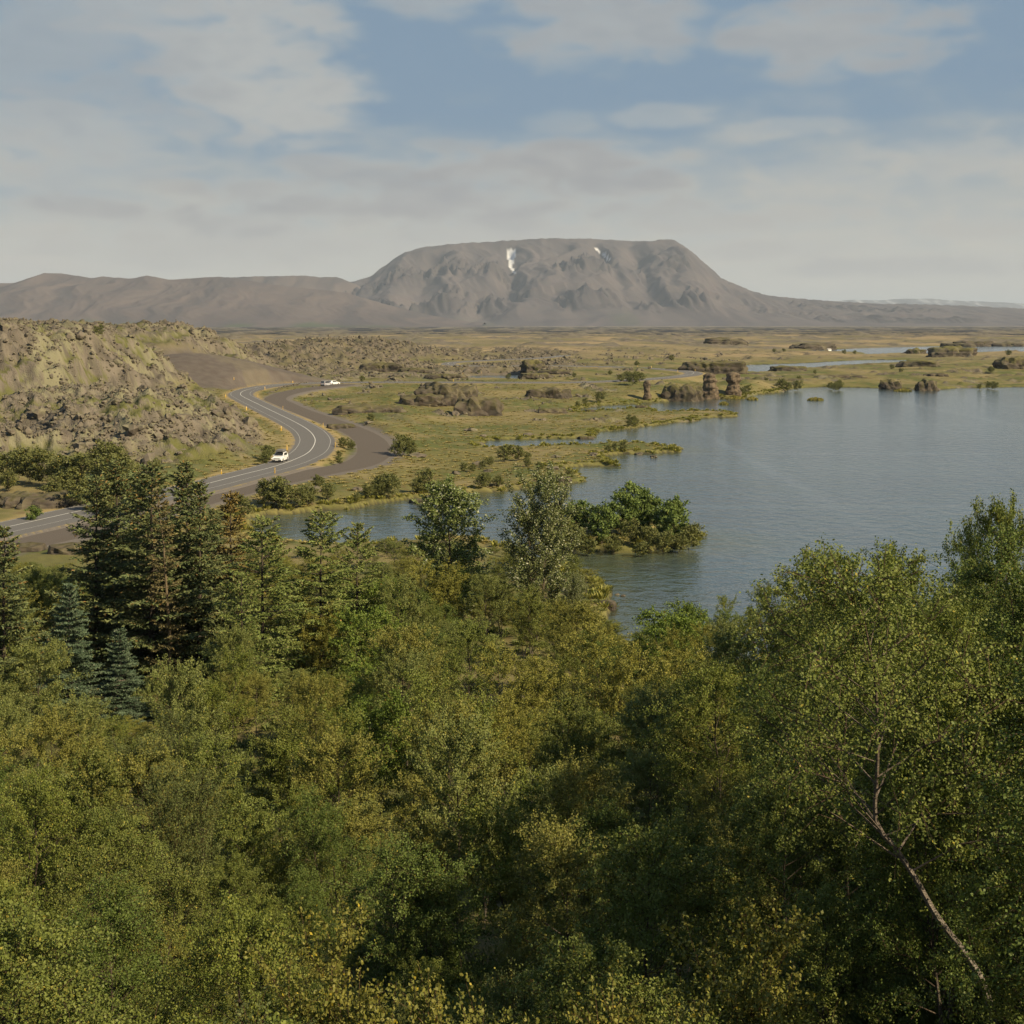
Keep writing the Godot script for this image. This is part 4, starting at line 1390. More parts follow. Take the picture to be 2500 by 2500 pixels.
func make_tufts() -> void:
	# ground cover: shore plants, meadow tussocks, undergrowth of the wood
	rng.seed = 31
	var shapes := []
	for s in 3:
		var lv := Leaves.new()
		for q in (26 if s < 2 else 60):
			var a := rng.randf() * TAU
			var r := sqrt(rng.randf()) * 0.5
			var out := Vector3(cos(a), 0, sin(a))
			var hh := rng.randf_range(0.3, 0.75) * (1.1 - r * 0.7)
			lv.leaf(out * r + Vector3.UP * hh * 0.5 + out * 0.08, (Vector3.UP * hh * 0.5 + out * 0.16) * (1.0 if s < 2 else 0.4), out.cross(Vector3.UP) * rng.randf_range(0.06, 0.16) * (1.0 if s < 2 else 0.55), [Color(0.16, 0.165, 0.035), Color(0.20, 0.18, 0.055), Color(0.085, 0.105, 0.03)][s].lerp([Color(0.27, 0.25, 0.06), Color(0.31, 0.25, 0.10), Color(0.15, 0.165, 0.05)][s], rng.randf()))
		shapes.append(arrays_mesh(lv.v, lv.i, lv.c))
	var lists := [[], [], []]
	for p in shore_samples:
		if p.y > 560.0 or absf(p.x) > 0.43 * p.y + 5.0 or p.y < 120.0:
			continue
		for q in 7:
			var x := p.x + rng.randf_range(-2.4, 2.4)
			var d := p.y + rng.randf_range(-3.0, 3.0)
			var h := height(x, d)
			if g_sd < 0.1 or g_sd > 3.2 or g_road < 5.0:
				continue
			var s := rng.randf_range(0.6, 1.35)
			lists[0].append(Transform3D(Basis(Vector3.UP, rng.randf() * TAU).scaled(Vector3(s, s * rng.randf_range(0.7, 1.1), s)), Vector3(x, h - 0.05, -d)))
	for k in 16000:
		var d := 165.0 + pow(rng.randf(), 1.4) * 420.0
		var x := rng.randf_range(-0.28, 0.2) * d
		var h := height(x, d)
		if g_sd < 1.0 or g_road < 4.6 or g_gravel < 5.0 or g_lava > 0.5 or g_cinder > 0.2:
			continue
		var s := rng.randf_range(0.35, 1.0)
		lists[1].append(Transform3D(Basis(Vector3.UP, rng.randf() * TAU).scaled(Vector3(s * 1.2, s * 0.4, s * 1.2)), Vector3(x, h - 0.04, -d)))
	for k in 15000:
		var d := 12.0 + pow(rng.randf(), 0.8) * 125.0 if k < 9000 else rng.randf_range(13.0, 34.0)
		var x := rng.randf_range(-0.44, 0.44) * d
		var h := height(x, d)
		if g_sd < 0.5:
			continue
		var s := rng.randf_range(0.5, 1.0)
		lists[2].append(Transform3D(Basis(Vector3.UP, rng.randf() * TAU).scaled(Vector3(s, s, s)), Vector3(x, h - 0.05, -d)))
	var called := ["shore_plants", "meadow_grass", "undergrowth"]
	var said := ["bright yellow green leafy plants along the water edge", "tufts of dry meadow grass between road and lake", "dark leafy undergrowth beneath the trees"]
	for k in 3:
		var mi := MultiMeshInstance3D.new()
		mi.name = called[k]
		var m := MultiMesh.new()
		m.transform_format = MultiMesh.TRANSFORM_3D
		m.mesh = shapes[k]
		m.instance_count = lists[k].size()
		for q in lists[k].size():
			m.set_instance_transform(q, lists[k][q])
		mi.multimesh = m
		mi.material_override = [mats.leaf, mats.leaf, mats.under][k]
		add_child(mi)
		mi.set_meta("kind", "stuff")
		tag(mi, said[k], "plants")

# ---------------------------------------------------------------- cars, posts
func loft(rings: Array, cap := true) -> ArrayMesh:
	var st := SurfaceTool.new()
	st.begin(Mesh.PRIMITIVE_TRIANGLES)
	st.set_smooth_group(-1)
	var n: int = rings[0].size()
	for k in rings.size() - 1:
		for j in n:
			var a: Vector3 = rings[k][j]
			var b: Vector3 = rings[k][(j + 1) % n]
			var c: Vector3 = rings[k + 1][j]
			var e: Vector3 = rings[k + 1][(j + 1) % n]
			for q in [a, c, b, b, c, e]:
				st.add_vertex(q)
	if cap:
		for side in 2:
			var r: Array = rings[0] if side == 0 else rings[-1]
			for j in range(1, n - 1):
				for q in ([r[0], r[j], r[j + 1]] if side == 0 else [r[0], r[j + 1], r[j]]):
					st.add_vertex(q)
	st.generate_normals()
	return st.commit()

func section(z: float, w: float, y0: float, y1: float, round := 0.08) -> Array:
	return [Vector3(-w + round, y0, z), Vector3(-w, y0 + round, z), Vector3(-w * 0.985, y1 - round, z), Vector3(-w + round * 1.6, y1, z), Vector3(w - round * 1.6, y1, z), Vector3(w * 0.985, y1 - round, z), Vector3(w, y0 + round, z), Vector3(w - round, y0, z)]

func quad_part(parent: Node, called: String, q: Array, m: Material, thick := 0.012) -> MeshInstance3D:
	var nrm: Vector3 = (q[1] - q[0]).cross(q[2] - q[0]).normalized() * thick
	var back := []
	var front := []
	for p in q:
		back.append(p - nrm * 1.5)
		front.append(p + nrm)
	return part(parent, called, loft([back, front]), m)

func wheel(parent: Node, at: Vector3, r: float) -> void:
	var w := Node3D.new()
	w.name = "wheel"
	parent.add_child(w, true)
	w.position = at
	var c := CylinderMesh.new()
	c.top_radius = r
	c.bottom_radius = r
	c.height = 0.22
	c.radial_segments = 20
	var t := part(w, "tyre", c, mats.tyre)
	t.rotation.z = PI / 2
	var c2 := CylinderMesh.new()
	c2.top_radius = r * 0.62
	c2.bottom_radius = r * 0.62
	c2.height = 0.236
	c2.radial_segments = 16
	var t2 := part(w, "rim", c2, mats.rim)
	t2.rotation.z = PI / 2

func car(called: String, label: String, paint: Material, at: Vector3, turn: float, o: Dictionary) -> Node3D:
	# front towards +z; L length, W half width, belt, roof, hood
	var r := thing(called, label, "car", at, turn, "cars on the road and parking place")
	var L: float = o.L
	var W: float = o.W
	var y0 := 0.24
	var belt: float = o.belt
	var hood: float = o.hood
	var roof: float = o.roof
	var hz: float = o.hood_z     # where the windscreen begins
	var rz: float = o.rear_z     # where the roof ends at the back
	var b := []
	b.append(section(-L / 2, W * 0.93, y0 + 0.12, belt - 0.06))
	b.append(section(-L / 2 + 0.12, W * 0.98, y0, belt))
	b.append(section(-L * 0.2, W, y0, belt))
	b.append(section(hz, W, y0, belt))
	b.append(section(hz + 0.15, W, y0, hood + 0.03))
	b.append(section(L / 2 - 0.28, W * 0.96, y0, hood - 0.06))
	b.append(section(L / 2 - 0.06, W * 0.9, y0 + 0.05, hood - 0.16))
	b.append(section(L / 2, W * 0.84, y0 + 0.12, hood - 0.26))
	part(r, "body", loft(b), paint)
	var ws: float = o.screen
	var g := []
	g.append(section(-L / 2 + 0.1, W * 0.93, belt - 0.05, belt + 0.02, 0.02))
	g.append(section(rz, W * 0.84, belt - 0.05, roof - 0.03, 0.06))
	g.append(section(rz + 0.5, W * 0.86, belt - 0.05, roof, 0.06))
	g.append(section(hz - ws, W * 0.85, belt - 0.05, roof - 0.02, 0.06))
	g.append(section(hz + 0.1, W * 0.93, belt - 0.05, belt + 0.01, 0.02))
	part(r, "cabin", loft(g), paint)
	# glass
	var yb := belt + 0.05
	var yt := roof - 0.12
	var f0 := 0.06 / (roof - belt)
	quad_part(r, "windscreen", [Vector3(-W * 0.80, lerpf(belt, roof, 0.12), lerpf(hz + 0.1, hz - ws, 0.10) + 0.03), Vector3(-W * 0.74, lerpf(belt, roof, 0.88), lerpf(hz + 0.1, hz - ws, 0.88) + 0.03), Vector3(W * 0.74, lerpf(belt, roof, 0.88), lerpf(hz + 0.1, hz - ws, 0.88) + 0.03), Vector3(W * 0.80, lerpf(belt, roof, 0.12), lerpf(hz + 0.1, hz - ws, 0.10) + 0.03)], mats.car_glass, 0.02)
	quad_part(r, "rear_window", [Vector3(W * 0.76, lerpf(belt, roof, 0.2), lerpf(-L / 2 + 0.1, rz, 0.2) - 0.02), Vector3(W * 0.7, lerpf(belt, roof, 0.86), lerpf(-L / 2 + 0.1, rz, 0.86) - 0.02), Vector3(-W * 0.7, lerpf(belt, roof, 0.86), lerpf(-L / 2 + 0.1, rz, 0.86) - 0.02), Vector3(-W * 0.76, lerpf(belt, roof, 0.2), lerpf(-L / 2 + 0.1, rz, 0.2) - 0.02)], mats.car_glass, 0.02)
	var zs := [hz - 0.28, hz - 1.2, hz - 1.27, hz - 2.15, hz - 2.22, rz + 0.25]
	for s in [-1.0, 1.0]:
		for k in 3:
			var za: float = zs[k * 2]
			var zb: float = zs[k * 2 + 1]
			if za - zb < 0.2:
				continue
			var top_a := za - (ws - 0.2 if k == 0 else 0.0)
			var q := [Vector3(s * W * 0.925, yb, za), Vector3(s * W * 0.865, yt, top_a), Vector3(s * W * 0.865, yt, zb), Vector3(s * W * 0.925, yb, zb)]
			if s > 0.0:
				q.reverse()
			quad_part(r, "side_window", q, mats.car_glass, 0.025)
		# lamps
		quad_part(r, "headlight", [Vector3(s * W * 0.86 - 0.15, hood - 0.34, L / 2 - 0.01), Vector3(s * W * 0.86 - 0.15, hood - 0.2, L / 2 - 0.04), Vector3(s * W * 0.86 + 0.1, hood - 0.18, L / 2 - 0.12), Vector3(s * W * 0.86 + 0.1, hood - 0.34, L / 2 - 0.1)], mats.lamp, 0.03)
		quad_part(r, "tail_light", [Vector3(s * W * 0.84 + 0.08, belt - 0.38, -L / 2 + 0.02), Vector3(s * W * 0.84 + 0.08, belt - 0.08, -L / 2 + 0.02), Vector3(s * W * 0.84 - 0.1, belt - 0.08, -L / 2), Vector3(s * W * 0.84 - 0.1, belt - 0.38, -L / 2)], mats.tail, 0.03)
		var mir := BoxMesh.new()
		mir.size = Vector3(0.2, 0.16, 0.1)
		part(r, "wing_mirror", mir, paint, Vector3(s * (W + 0.1), belt + 0.1, hz - 0.35))
		wheel(r, Vector3(s * (W - 0.1), 0.34, L / 2 - 0.85), 0.34)
		wheel(r, Vector3(s * (W - 0.1), 0.34, -L / 2 + 0.85), 0.34)
	var bump := BoxMesh.new()
	bump.size = Vector3(W * 1.7, 0.26, 0.14)
	part(r, "front_bumper", bump, mats.plastic, Vector3(0, 0.36, L / 2 - 0.02))
	part(r, "rear_bumper", bump, mats.plastic, Vector3(0, 0.38, -L / 2 + 0.03))
	var gr := BoxMesh.new()
	gr.size = Vector3(W * 1.15, 0.12, 0.06)
	part(r, "grille", gr, mats.plastic, Vector3(0, hood - 0.3, L / 2 - 0.01))
	var pl := BoxMesh.new()
	pl.size = Vector3(0.5, 0.11, 0.02)
	part(r, "number_plate", pl, mats.plate, Vector3(0, 0.42, L / 2 + 0.06))
	part(r, "number_plate", pl, mats.plate, Vector3(0, 0.72, -L / 2 - 0.01))
	return r

func make_traffic() -> void:
	# the white car with a roof tent coming down the road
	var p := at_px(655, 1127, 2.0)
	# place it in the right hand lane as seen by its driver: nearer the hill
	var best := 0
	for k in asphalt_line.size():
		if Vector2(asphalt_line[k].x - p.x, asphalt_line[k].z - p.y).length() < Vector2(asphalt_line[best].x - p.x, asphalt_line[best].z - p.y).length():
			best = k
	var q := asphalt_line[best]
	var tq := asphalt_line[best - 2] - asphalt_line[best + 2]
	var fwd := Vector3(tq.x, 0, -tq.z).normalized()
	var right := fwd.cross(Vector3.UP)
	var at := Vector3(q.x, q.y + 0.01, -q.z) + right * 1.6
	var c := car("white_car", "white estate car with a dark folded tent on its roof, driving down the bend", mats.white_paint, at, atan2(fwd.x, fwd.z), {"L": 4.5, "W": 0.92, "belt": 1.02, "hood": 0.98, "roof": 1.62, "hood_z": 0.95, "rear_z": -1.75, "screen": 0.75})
	var rack := BoxMesh.new()
	rack.size = Vector3(1.3, 0.06, 2.1)
	part(c, "roof_rack", rack, mats.plastic, Vector3(0, 1.70, -0.55))
	var tent := []
	for z in [-1.65, -1.55, 0.45, 0.55]:
		var w := 0.68 if absf(z + 0.55) < 1.05 else 0.62
		tent.append(section(z, w, 1.74, 2.04, 0.05))
	part(c, "roof_tent", loft(tent), mats.tent)
	# two parked cars
	var p2 := at_px(796, 942, 3.75)
	car("grey_van", "silver grey people carrier parked at the roadside, seen from behind", mats.grey_paint, on_ground(p2.x, p2.y) + Vector3.UP * 0.22, PI - 0.42, {"L": 4.9, "W": 0.95, "belt": 1.1, "hood": 1.05, "roof": 1.9, "hood_z": 1.35, "rear_z": -2.15, "screen": 0.9})
	var p3 := at_px(815, 938.5, 3.9)
	car("parked_car", "white estate car parked in front of the grey people carrier", mats.white_paint, on_ground(p3.x, p3.y) + Vector3.UP * 0.2, PI - 0.75, {"L": 4.5, "W": 0.92, "belt": 1.0, "hood": 0.96, "roof": 1.55, "hood_z": 0.95, "rear_z": -1.7, "screen": 0.75})
	# yellow marker posts
	var post := []
	for y in [-0.2, 0.0, 0.95, 1.05]:
		var w := 0.075 if y < 1.0 else 0.05
		post.append([Vector3(-w, y, -0.03), Vector3(-w, y, 0.03), Vector3(w, y, 0.03), Vector3(w, y, -0.03)])
	var pm := loft(post)
	var refl := BoxMesh.new()
	refl.size = Vector3(0.09, 0.14, 0.075)
	var n := 0
	var order := []
	for a in POSTS:
		var before := 0
		for b in POSTS:
			if b.y < a.y or (b.y == a.y and b.x < a.x):
				before += 1
		order.append(before)
	for k in POSTS:
		var o := thing("marker_post", "slim yellow marker post by the asphalt road, %s counted from the near end" % ORDER[order[n]], "post", on_ground(k.x, k.y), 0.3 * n, "yellow posts along the road")
		part(o, "post", pm, mats.post)
		part(o, "reflector", refl, mats.plate, Vector3(0, 0.82, 0))
		n += 1
	# far white house
	var hp := at_px(2024, 845, 4.5)
	var house := thing("far_hut", "tiny white hut far out on the plain behind the lake", "hut", on_ground(hp.x, hp.y), 0.3)
	house.scale = Vector3.ONE * 0.4
	var hb := BoxMesh.new()
	hb.size = Vector3(9, 3.4, 7)
	part(house, "wall", hb, mats.house, Vector3(0, 1.7, 0))
	part(house, "roof", loft([[Vector3(-5, 3.4, -4), Vector3(-5, 5.6, 0), Vector3(-5, 3.4, 4)], [Vector3(5, 3.4, -4), Vector3(5, 5.6, 0), Vector3(5, 3.4, 4)]]), mats.house_roof)

# ---------------------------------------------------------------- materials
func noise_tex(n: FastNoiseLite, size: int, ramp: Array) -> NoiseTexture2D:
	var t := NoiseTexture2D.new()
	t.noise = n
	t.width = size
	t.height = size
	t.seamless = true
	t.seamless_blend_skirt = 0.3
	var g := Gradient.new()
	g.set_color(0, ramp[0])
	g.set_color(1, ramp[1])
	t.color_ramp = g
	return t

func make_materials() -> void:
	var fine := noise_tex(noise(1, 0.05, 5), 1024, [Color(0.74, 0.74, 0.74), Color(1, 1, 1)])
	var g := mat("ground", Color(1, 1, 1), 0.95, 0.25)
	g.vertex_color_use_as_albedo = true
	g.albedo_texture = fine
	g.uv1_triplanar = true
	g.uv1_world_triplanar = true
	g.uv1_scale = Vector3(0.09, 0.09, 0.09)
	var pits := noise_tex(noise(2, 0.03, 5, FastNoiseLite.TYPE_CELLULAR), 1024, [Color(0.45, 0.45, 0.45), Color(1, 1, 1)])
	var lava := mat("lava", Color(1, 1, 1), 0.95, 0.2)
	lava.vertex_color_use_as_albedo = true
	lava.albedo_texture = fine
	lava.uv1_triplanar = true
	lava.uv1_world_triplanar = true
	lava.uv1_scale = Vector3(0.085, 0.085, 0.085)
	lava.heightmap_enabled = true
	lava.heightmap_texture = pits
	lava.heightmap_scale = 45.0
	var r := mat("rock", Color(1, 1, 1), 0.95, 0.25)
	r.vertex_color_use_as_albedo = true
	r.albedo_texture = fine
	r.uv1_triplanar = true
	r.uv1_scale = Vector3(0.23, 0.23, 0.23)
	var mo := mat("mountain", Color(1, 1, 1), 0.98, 0.2)
	mo.vertex_color_use_as_albedo = true
	var w := mat("water", Color(1, 1, 1), 0.1, 0.5)
	var nt := NoiseTexture2D.new()
	var nz := noise(5, 0.011, 5)
	nz.fractal_gain = 0.62
	nt.noise = nz
	nt.width = 2048
	nt.height = 2048
	nt.seamless = true
	nt.as_normal_map = true
	nt.bump_strength = 3.6
	w.vertex_color_use_as_albedo = true
	w.normal_enabled = true
	w.normal_texture = nt
	w.normal_scale = 1.0
	var a := mat("asphalt", lin3(0.175, 0.168, 0.160), 0.9, 0.3)
	a.albedo_texture = fine
	a.uv1_triplanar = true
	a.uv1_world_triplanar = true
	a.uv1_scale = Vector3(0.21, 0.21, 0.21)
	var t := mat("track", lin3(0.150, 0.128, 0.108), 0.95, 0.2)
	t.albedo_texture = fine
	t.uv1_triplanar = true
	t.uv1_world_triplanar = true
	t.uv1_scale = Vector3(0.15, 0.15, 0.15)
	mat("paint", lin3(0.62, 0.61, 0.57), 0.7)
	mat("worn_paint", lin3(0.42, 0.41, 0.39), 0.8)
	var b := mat("bark", Color(1, 1, 1), 0.9, 0.25)
	b.vertex_color_use_as_albedo = true
	b.albedo_texture = noise_tex(noise(8, 0.03, 4), 512, [Color(0.2, 0.18, 0.16), Color(1, 1, 1)])
	b.uv1_triplanar = true
	b.uv1_scale = Vector3(0.9, 3.4, 0.9)
	for k in [["leaf", 0.55, 0.3], ["leaf_matte", 0.65, 0.25], ["needle", 0.65, 0.3], ["under", 0.7, 0.3]]:
		var l := mat(k[0], Color(1, 1, 1), k[1], k[2])
		l.vertex_color_use_as_albedo = true
		l.cull_mode = BaseMaterial3D.CULL_DISABLED
		if k[0] != "needle":
			l.backlight_enabled = true
			l.backlight = Color(0.62, 0.66, 0.44)
	for k in [["white_paint", lin3(0.78, 0.78, 0.76)], ["grey_paint", lin3(0.36, 0.36, 0.38)]]:
		var cp := mat(k[0], k[1], 0.35)
		cp.clearcoat_enabled = true
		cp.clearcoat = 0.8
		cp.clearcoat_roughness = 0.08
	mat("car_glass", lin3(0.02, 0.022, 0.024), 0.08)
	mat("tyre", lin3(0.02, 0.02, 0.02), 0.9)
	mat("rim", lin3(0.35, 0.35, 0.36), 0.35).metallic = 0.7
	mat("plastic", lin3(0.035, 0.035, 0.036), 0.6)
	mat("tent", lin3(0.13, 0.125, 0.12), 0.8)
	mat("lamp", lin3(0.7, 0.72, 0.74), 0.15)
	mat("tail", lin3(0.35, 0.03, 0.02), 0.25)
	mat("plate", lin3(0.75, 0.75, 0.72), 0.5)
	mat("post", lin3(0.72, 0.44, 0.05), 0.6)
	mat("house", lin3(0.75, 0.74, 0.70), 0.8)
	mat("house_roof", lin3(0.35, 0.33, 0.31), 0.8)

var ORDER := ["first", "second", "third", "fourth", "fifth", "sixth", "seventh", "eighth", "ninth", "tenth", "eleventh", "twelfth", "thirteenth", "fourteenth", "fifteenth", "sixteenth", "seventeenth", "eighteenth", "nineteenth", "twentieth", "twenty-first", "twenty-second", "twenty-third", "twenty-fourth", "twenty-fifth", "twenty-sixth", "twenty-seventh", "twenty-eighth", "twenty-ninth", "thirtieth"]

func tell_apart() -> void:
	# look-alikes that share a label are told apart by their order from left to right
	var by := {}
	for o in get_children():
		if o is Node3D and o.has_meta("label"):
			var l: String = o.get_meta("label")
			if not by.has(l):
				by[l] = []
			by[l].append(o)
	for l in by:
		var list: Array = by[l]
		if list.size() < 2:
			continue
		list.sort_custom(func(a, b): return a.position.x / -a.position.z < b.position.x / -b.position.z)
		for k in list.size():
			var said: String = l + ", %s from left" % ORDER[mini(k, 29)]
			if said.split(" ").size() <= 16:
				list[k].set_meta("label", said)

func _ready() -> void:
	var cam := Camera3D.new()
	cam.name = "camera"
	cam.position = Vector3(0, 26, 0)
	cam.projection = Camera3D.PROJECTION_FRUSTUM
	cam.near = 0.5
	cam.far = 90000.0
	# a lens of about 40 degrees, shifted down so that upright things stay upright
	cam.size = 2500.0 / 3500.0 * cam.near
	cam.frustum_offset = Vector2(0, -(1250.0 - 790.0) / 3500.0 * cam.near)
	add_child(cam)
	cam.current = true
	var env := Environment.new()
	env.background_mode = Environment.BG_SKY
	env.sky = make_sky()
	env.tonemap_mode = Environment.TONE_MAPPER_LINEAR
	env.tonemap_exposure = 2.0
	env.fog_enabled = true
	env.fog_density = 0.000029
	env.fog_light_color = Color(0.87, 0.93, 1.0)
	env.sdfgi_enabled = true
	env.ssao_enabled = true
	env.ssil_enabled = true
	var we := WorldEnvironment.new()
	we.name = "world"
	we.environment = env
	add_child(we)
	var sun := DirectionalLight3D.new()
	sun.name = "sun"
	sun.light_energy = 1.25
	sun.light_color = Color(1.0, 0.92, 0.77)
	sun.light_angular_distance = 0.6
	sun.shadow_enabled = true
	add_child(sun)
	var el := deg_to_rad(36.0)
	var az := deg_to_rad(33.0)   # from the right, a little behind the viewer
	var to_sun := Vector3(cos(el) * cos(az), sin(el), cos(el) * sin(az))
	sun.look_at_from_position(to_sun * 10.0, Vector3.ZERO, Vector3.UP)
	make_materials()
	make_rasters()
	var ground := make_ground()
	make_water()
	make_mountains()
	make_roads()
	make_rocks(ground)
	make_traffic()
	make_forest()
	make_shrubs()
	make_tufts()
	tell_apart()

# ---------------------------------------------------------------- measured places: x and d in metres
const LAKE := [Vector2(278.6, 590.9), Vector2(209.7, 587.1), Vector2(181.0, 579.6), Vector2(166.8, 561.7), Vector2(158.1, 561.7), Vector2(148.7, 579.6), Vector2(134.0, 583.3), Vector2(126.3, 587.1), Vector2(113.4, 574.1), Vector2(100.2, 538.5), Vector2(85.5, 517.0), Vector2(80.7, 497.3), Vector2(75.4, 493.0), Vector2(71.4, 495.6), Vector2(64.2, 494.6), Vector2(56.4, 481.5), Vector2(46.2, 471.5), Vector2(43.4, 471.5), Vector2(40.2, 463.1), Vector2(27.9, 452.7), Vector2(19.7, 433.3), Vector2(19.5, 413.6), Vector2(27.1, 424.0), Vector2(32.3, 427.2), Vector2(38.7, 441.7), Vector2(41.4, 441.7), Vector2(42.8, 417.4), Vector2(52.5, 423.3), Vector2(64.1, 415.5), Vector2(64.4, 406.2), Vector2(62.7, 399.1), Vector2(52.0, 393.9), Vector2(49.0, 384.0), Vector2(39.3, 369.9), Vector2(31.3, 356.9), Vector2(21.1, 342.1), Vector2(19.1, 329.7), Vector2(15.0, 325.0), Vector2(9.3, 323.8), Vector2(1.5, 321.6), Vector2(-6.4, 318.2), Vector2(-6.1, 296.4), Vector2(-0.3, 297.4), Vector2(7.8, 302.3), Vector2(17.7, 306.4), Vector2(21.7, 311.6), Vector2(27.7, 309.0), Vector2(35.2, 296.4), Vector2(34.7, 288.9), Vector2(27.9, 285.5), Vector2(21.8, 285.3), Vector2(18.3, 279.1), Vector2(19.5, 264.5), Vector2(19.4, 260.7), Vector2(13.3, 260.0), Vector2(7.6, 257.1), Vector2(7.9, 252.1), Vector2(11.9, 245.9), Vector2(11.7, 236.4), Vector2(8.1, 231.6), Vector2(2.6, 225.8), Vector2(-2.5, 221.4), Vector2(-7.2, 219.8), Vector2(-11.9, 215.1), Vector2(-15.6, 210.2), Vector2(-19.6, 205.9), Vector2(-21.8, 200.4), Vector2(-25.7, 200.4), Vector2(-29.0, 197.4), Vector2(-32.2, 195.7), Vector2(-35.4, 190.8), Vector2(-33.9, 182.0), Vector2(-28.7, 170.1), Vector2(-23.4, 167.0), Vector2(-16.1, 166.7), Vector2(-10.8, 166.7), Vector2(-6.8, 171.1), Vector2(-3.1, 170.1), Vector2(1.8, 158.3), Vector2(6.6, 152.9), Vector2(8.4, 146.8), Vector2(9.7, 137.5), Vector2(8.6, 130.4), Vector2(7.7, 123.0), Vector2(11.2, 112.3), Vector2(16.8, 107.1), Vector2(28.4, 104.6), Vector2(49.3, 104.6)]
const ISLAND := [Vector2(4.6, 168.5), Vector2(6.6, 164.0), Vector2(11.5, 162.2), Vector2(16.0, 164.0), Vector2(19.7, 167.0), Vector2(21.9, 170.4), Vector2(22.8, 174.3), Vector2(22.0, 178.8), Vector2(18.4, 184.2), Vector2(13.4, 188.0), Vector2(8.1, 189.6), Vector2(5.3, 183.8), Vector2(4.3, 175.7)]
const POND_A := [Vector2(-23.1, 684.2), Vector2(-20.5, 710.9), Vector2(-17.6, 724.5), Vector2(-2.1, 726.8), Vector2(7.2, 722.2), Vector2(7.2, 627.6), Vector2(-21.2, 627.6)]
const POND_B := [Vector2(132.5, 883.5), Vector2(140.2, 892.2), Vector2(168.1, 919.2), Vector2(195.0, 947.9), Vector2(231.4, 1000.0), Vector2(263.0, 1034.1), Vector2(283.8, 1027.1), Vector2(267.5, 968.1), Vector2(240.0, 933.3), Vector2(206.5, 892.2), Vector2(172.9, 834.9), Vector2(144.4, 777.8), Vector2(130.9, 764.7), Vector2(124.4, 784.5), Vector2(123.0, 819.8)]
const POND_C := [Vector2(277.7, 1378.8), Vector2(360.4, 1501.7), Vector2(442.5, 1596.5), Vector2(533.9, 1675.9), Vector2(625.0, 1750.0), Vector2(806.0, 1820.0), Vector2(559.7, 1263.9), Vector2(457.7, 1281.7), Vector2(421.1, 1281.7), Vector2(353.1, 1197.4), Vector2(343.1, 1263.9), Vector2(299.7, 1197.4), Vector2(316.5, 1318.8), Vector2(274.9, 1300.0)]
const ASPHALT := [Vector3(-70.0, 2.2, 140.0), Vector3(-63.9, 2.2, 154.3), Vector3(-60.0, 2.0, 168.0), Vector3(-55.3, 2.0, 184.2), Vector3(-48.2, 2.0, 205.9), Vector3(-45.9, 2.0, 214.3), Vector3(-43.4, 2.0, 225.8), Vector3(-40.0, 2.0, 240.7), Vector3(-38.4, 2.0, 253.8), Vector3(-38.0, 2.0, 268.4), Vector3(-39.6, 2.0, 287.7), Vector3(-41.9, 2.0, 303.7), Vector3(-46.1, 2.1, 323.5), Vector3(-53.4, 2.3, 349.3), Vector3(-64.1, 2.5, 384.3), Vector3(-75.4, 2.7, 421.4), Vector3(-83.8, 2.8, 449.6), Vector3(-88.5, 2.9, 467.3), Vector3(-91.4, 3.0, 486.4), Vector3(-91.4, 3.2, 503.2), Vector3(-89.5, 3.4, 517.7), Vector3(-84.8, 3.6, 529.7), Vector3(-77.2, 3.8, 535.9), Vector3(-64.6, 4.0, 538.5), Vector3(-46.4, 4.0, 541.1), Vector3(-17.6, 4.0, 540.4), Vector3(7.7, 4.0, 538.5), Vector3(23.5, 4.0, 540.4), Vector3(40.5, 3.9, 556.5), Vector3(55.0, 3.8, 577.7), Vector3(69.1, 3.7, 605.0), Vector3(80.1, 3.6, 637.4), Vector3(83.5, 3.6, 667.2), Vector3(79.3, 3.6, 693.8), Vector3(68.7, 3.6, 722.6), Vector3(51.8, 3.8, 740.0), Vector3(21.5, 4.0, 751.2), Vector3(-10.7, 4.0, 747.6), Vector3(-25.9, 4.0, 754.9), Vector3(-34.5, 4.1, 778.2), Vector3(-33.3, 4.3, 803.7), Vector3(-24.2, 4.5, 822.4), Vector3(-7.3, 4.7, 847.2), Vector3(12.4, 5.0, 869.8), Vector3(25.9, 5.0, 907.4), Vector3(35.5, 5.0, 954.5)]
const GRAVEL := [Vector3(-62.3, 1.7, 140.6), Vector3(-58.3, 1.7, 151.1), Vector3(-53.8, 1.6, 163.6), Vector3(-49.1, 1.5, 180.9), Vector3(-44.9, 1.5, 196.2), Vector3(-41.3, 1.5, 209.7), Vector3(-37.8, 1.5, 222.2), Vector3(-33.1, 1.5, 236.2), Vector3(-27.8, 1.4, 251.0), Vector3(-26.3, 1.4, 266.6), Vector3(-27.4, 1.4, 285.1), Vector3(-31.2, 1.5, 309.6), Vector3(-37.2, 1.7, 332.2), Vector3(-46.6, 1.9, 360.5), Vector3(-58.0, 2.2, 392.9), Vector3(-68.2, 2.5, 426.2), Vector3(-73.7, 2.8, 446.2), Vector3(-75.1, 3.0, 469.4), Vector3(-72.6, 3.3, 493.5), Vector3(-66.8, 3.7, 508.5), Vector3(-59.9, 3.9, 524.4)]
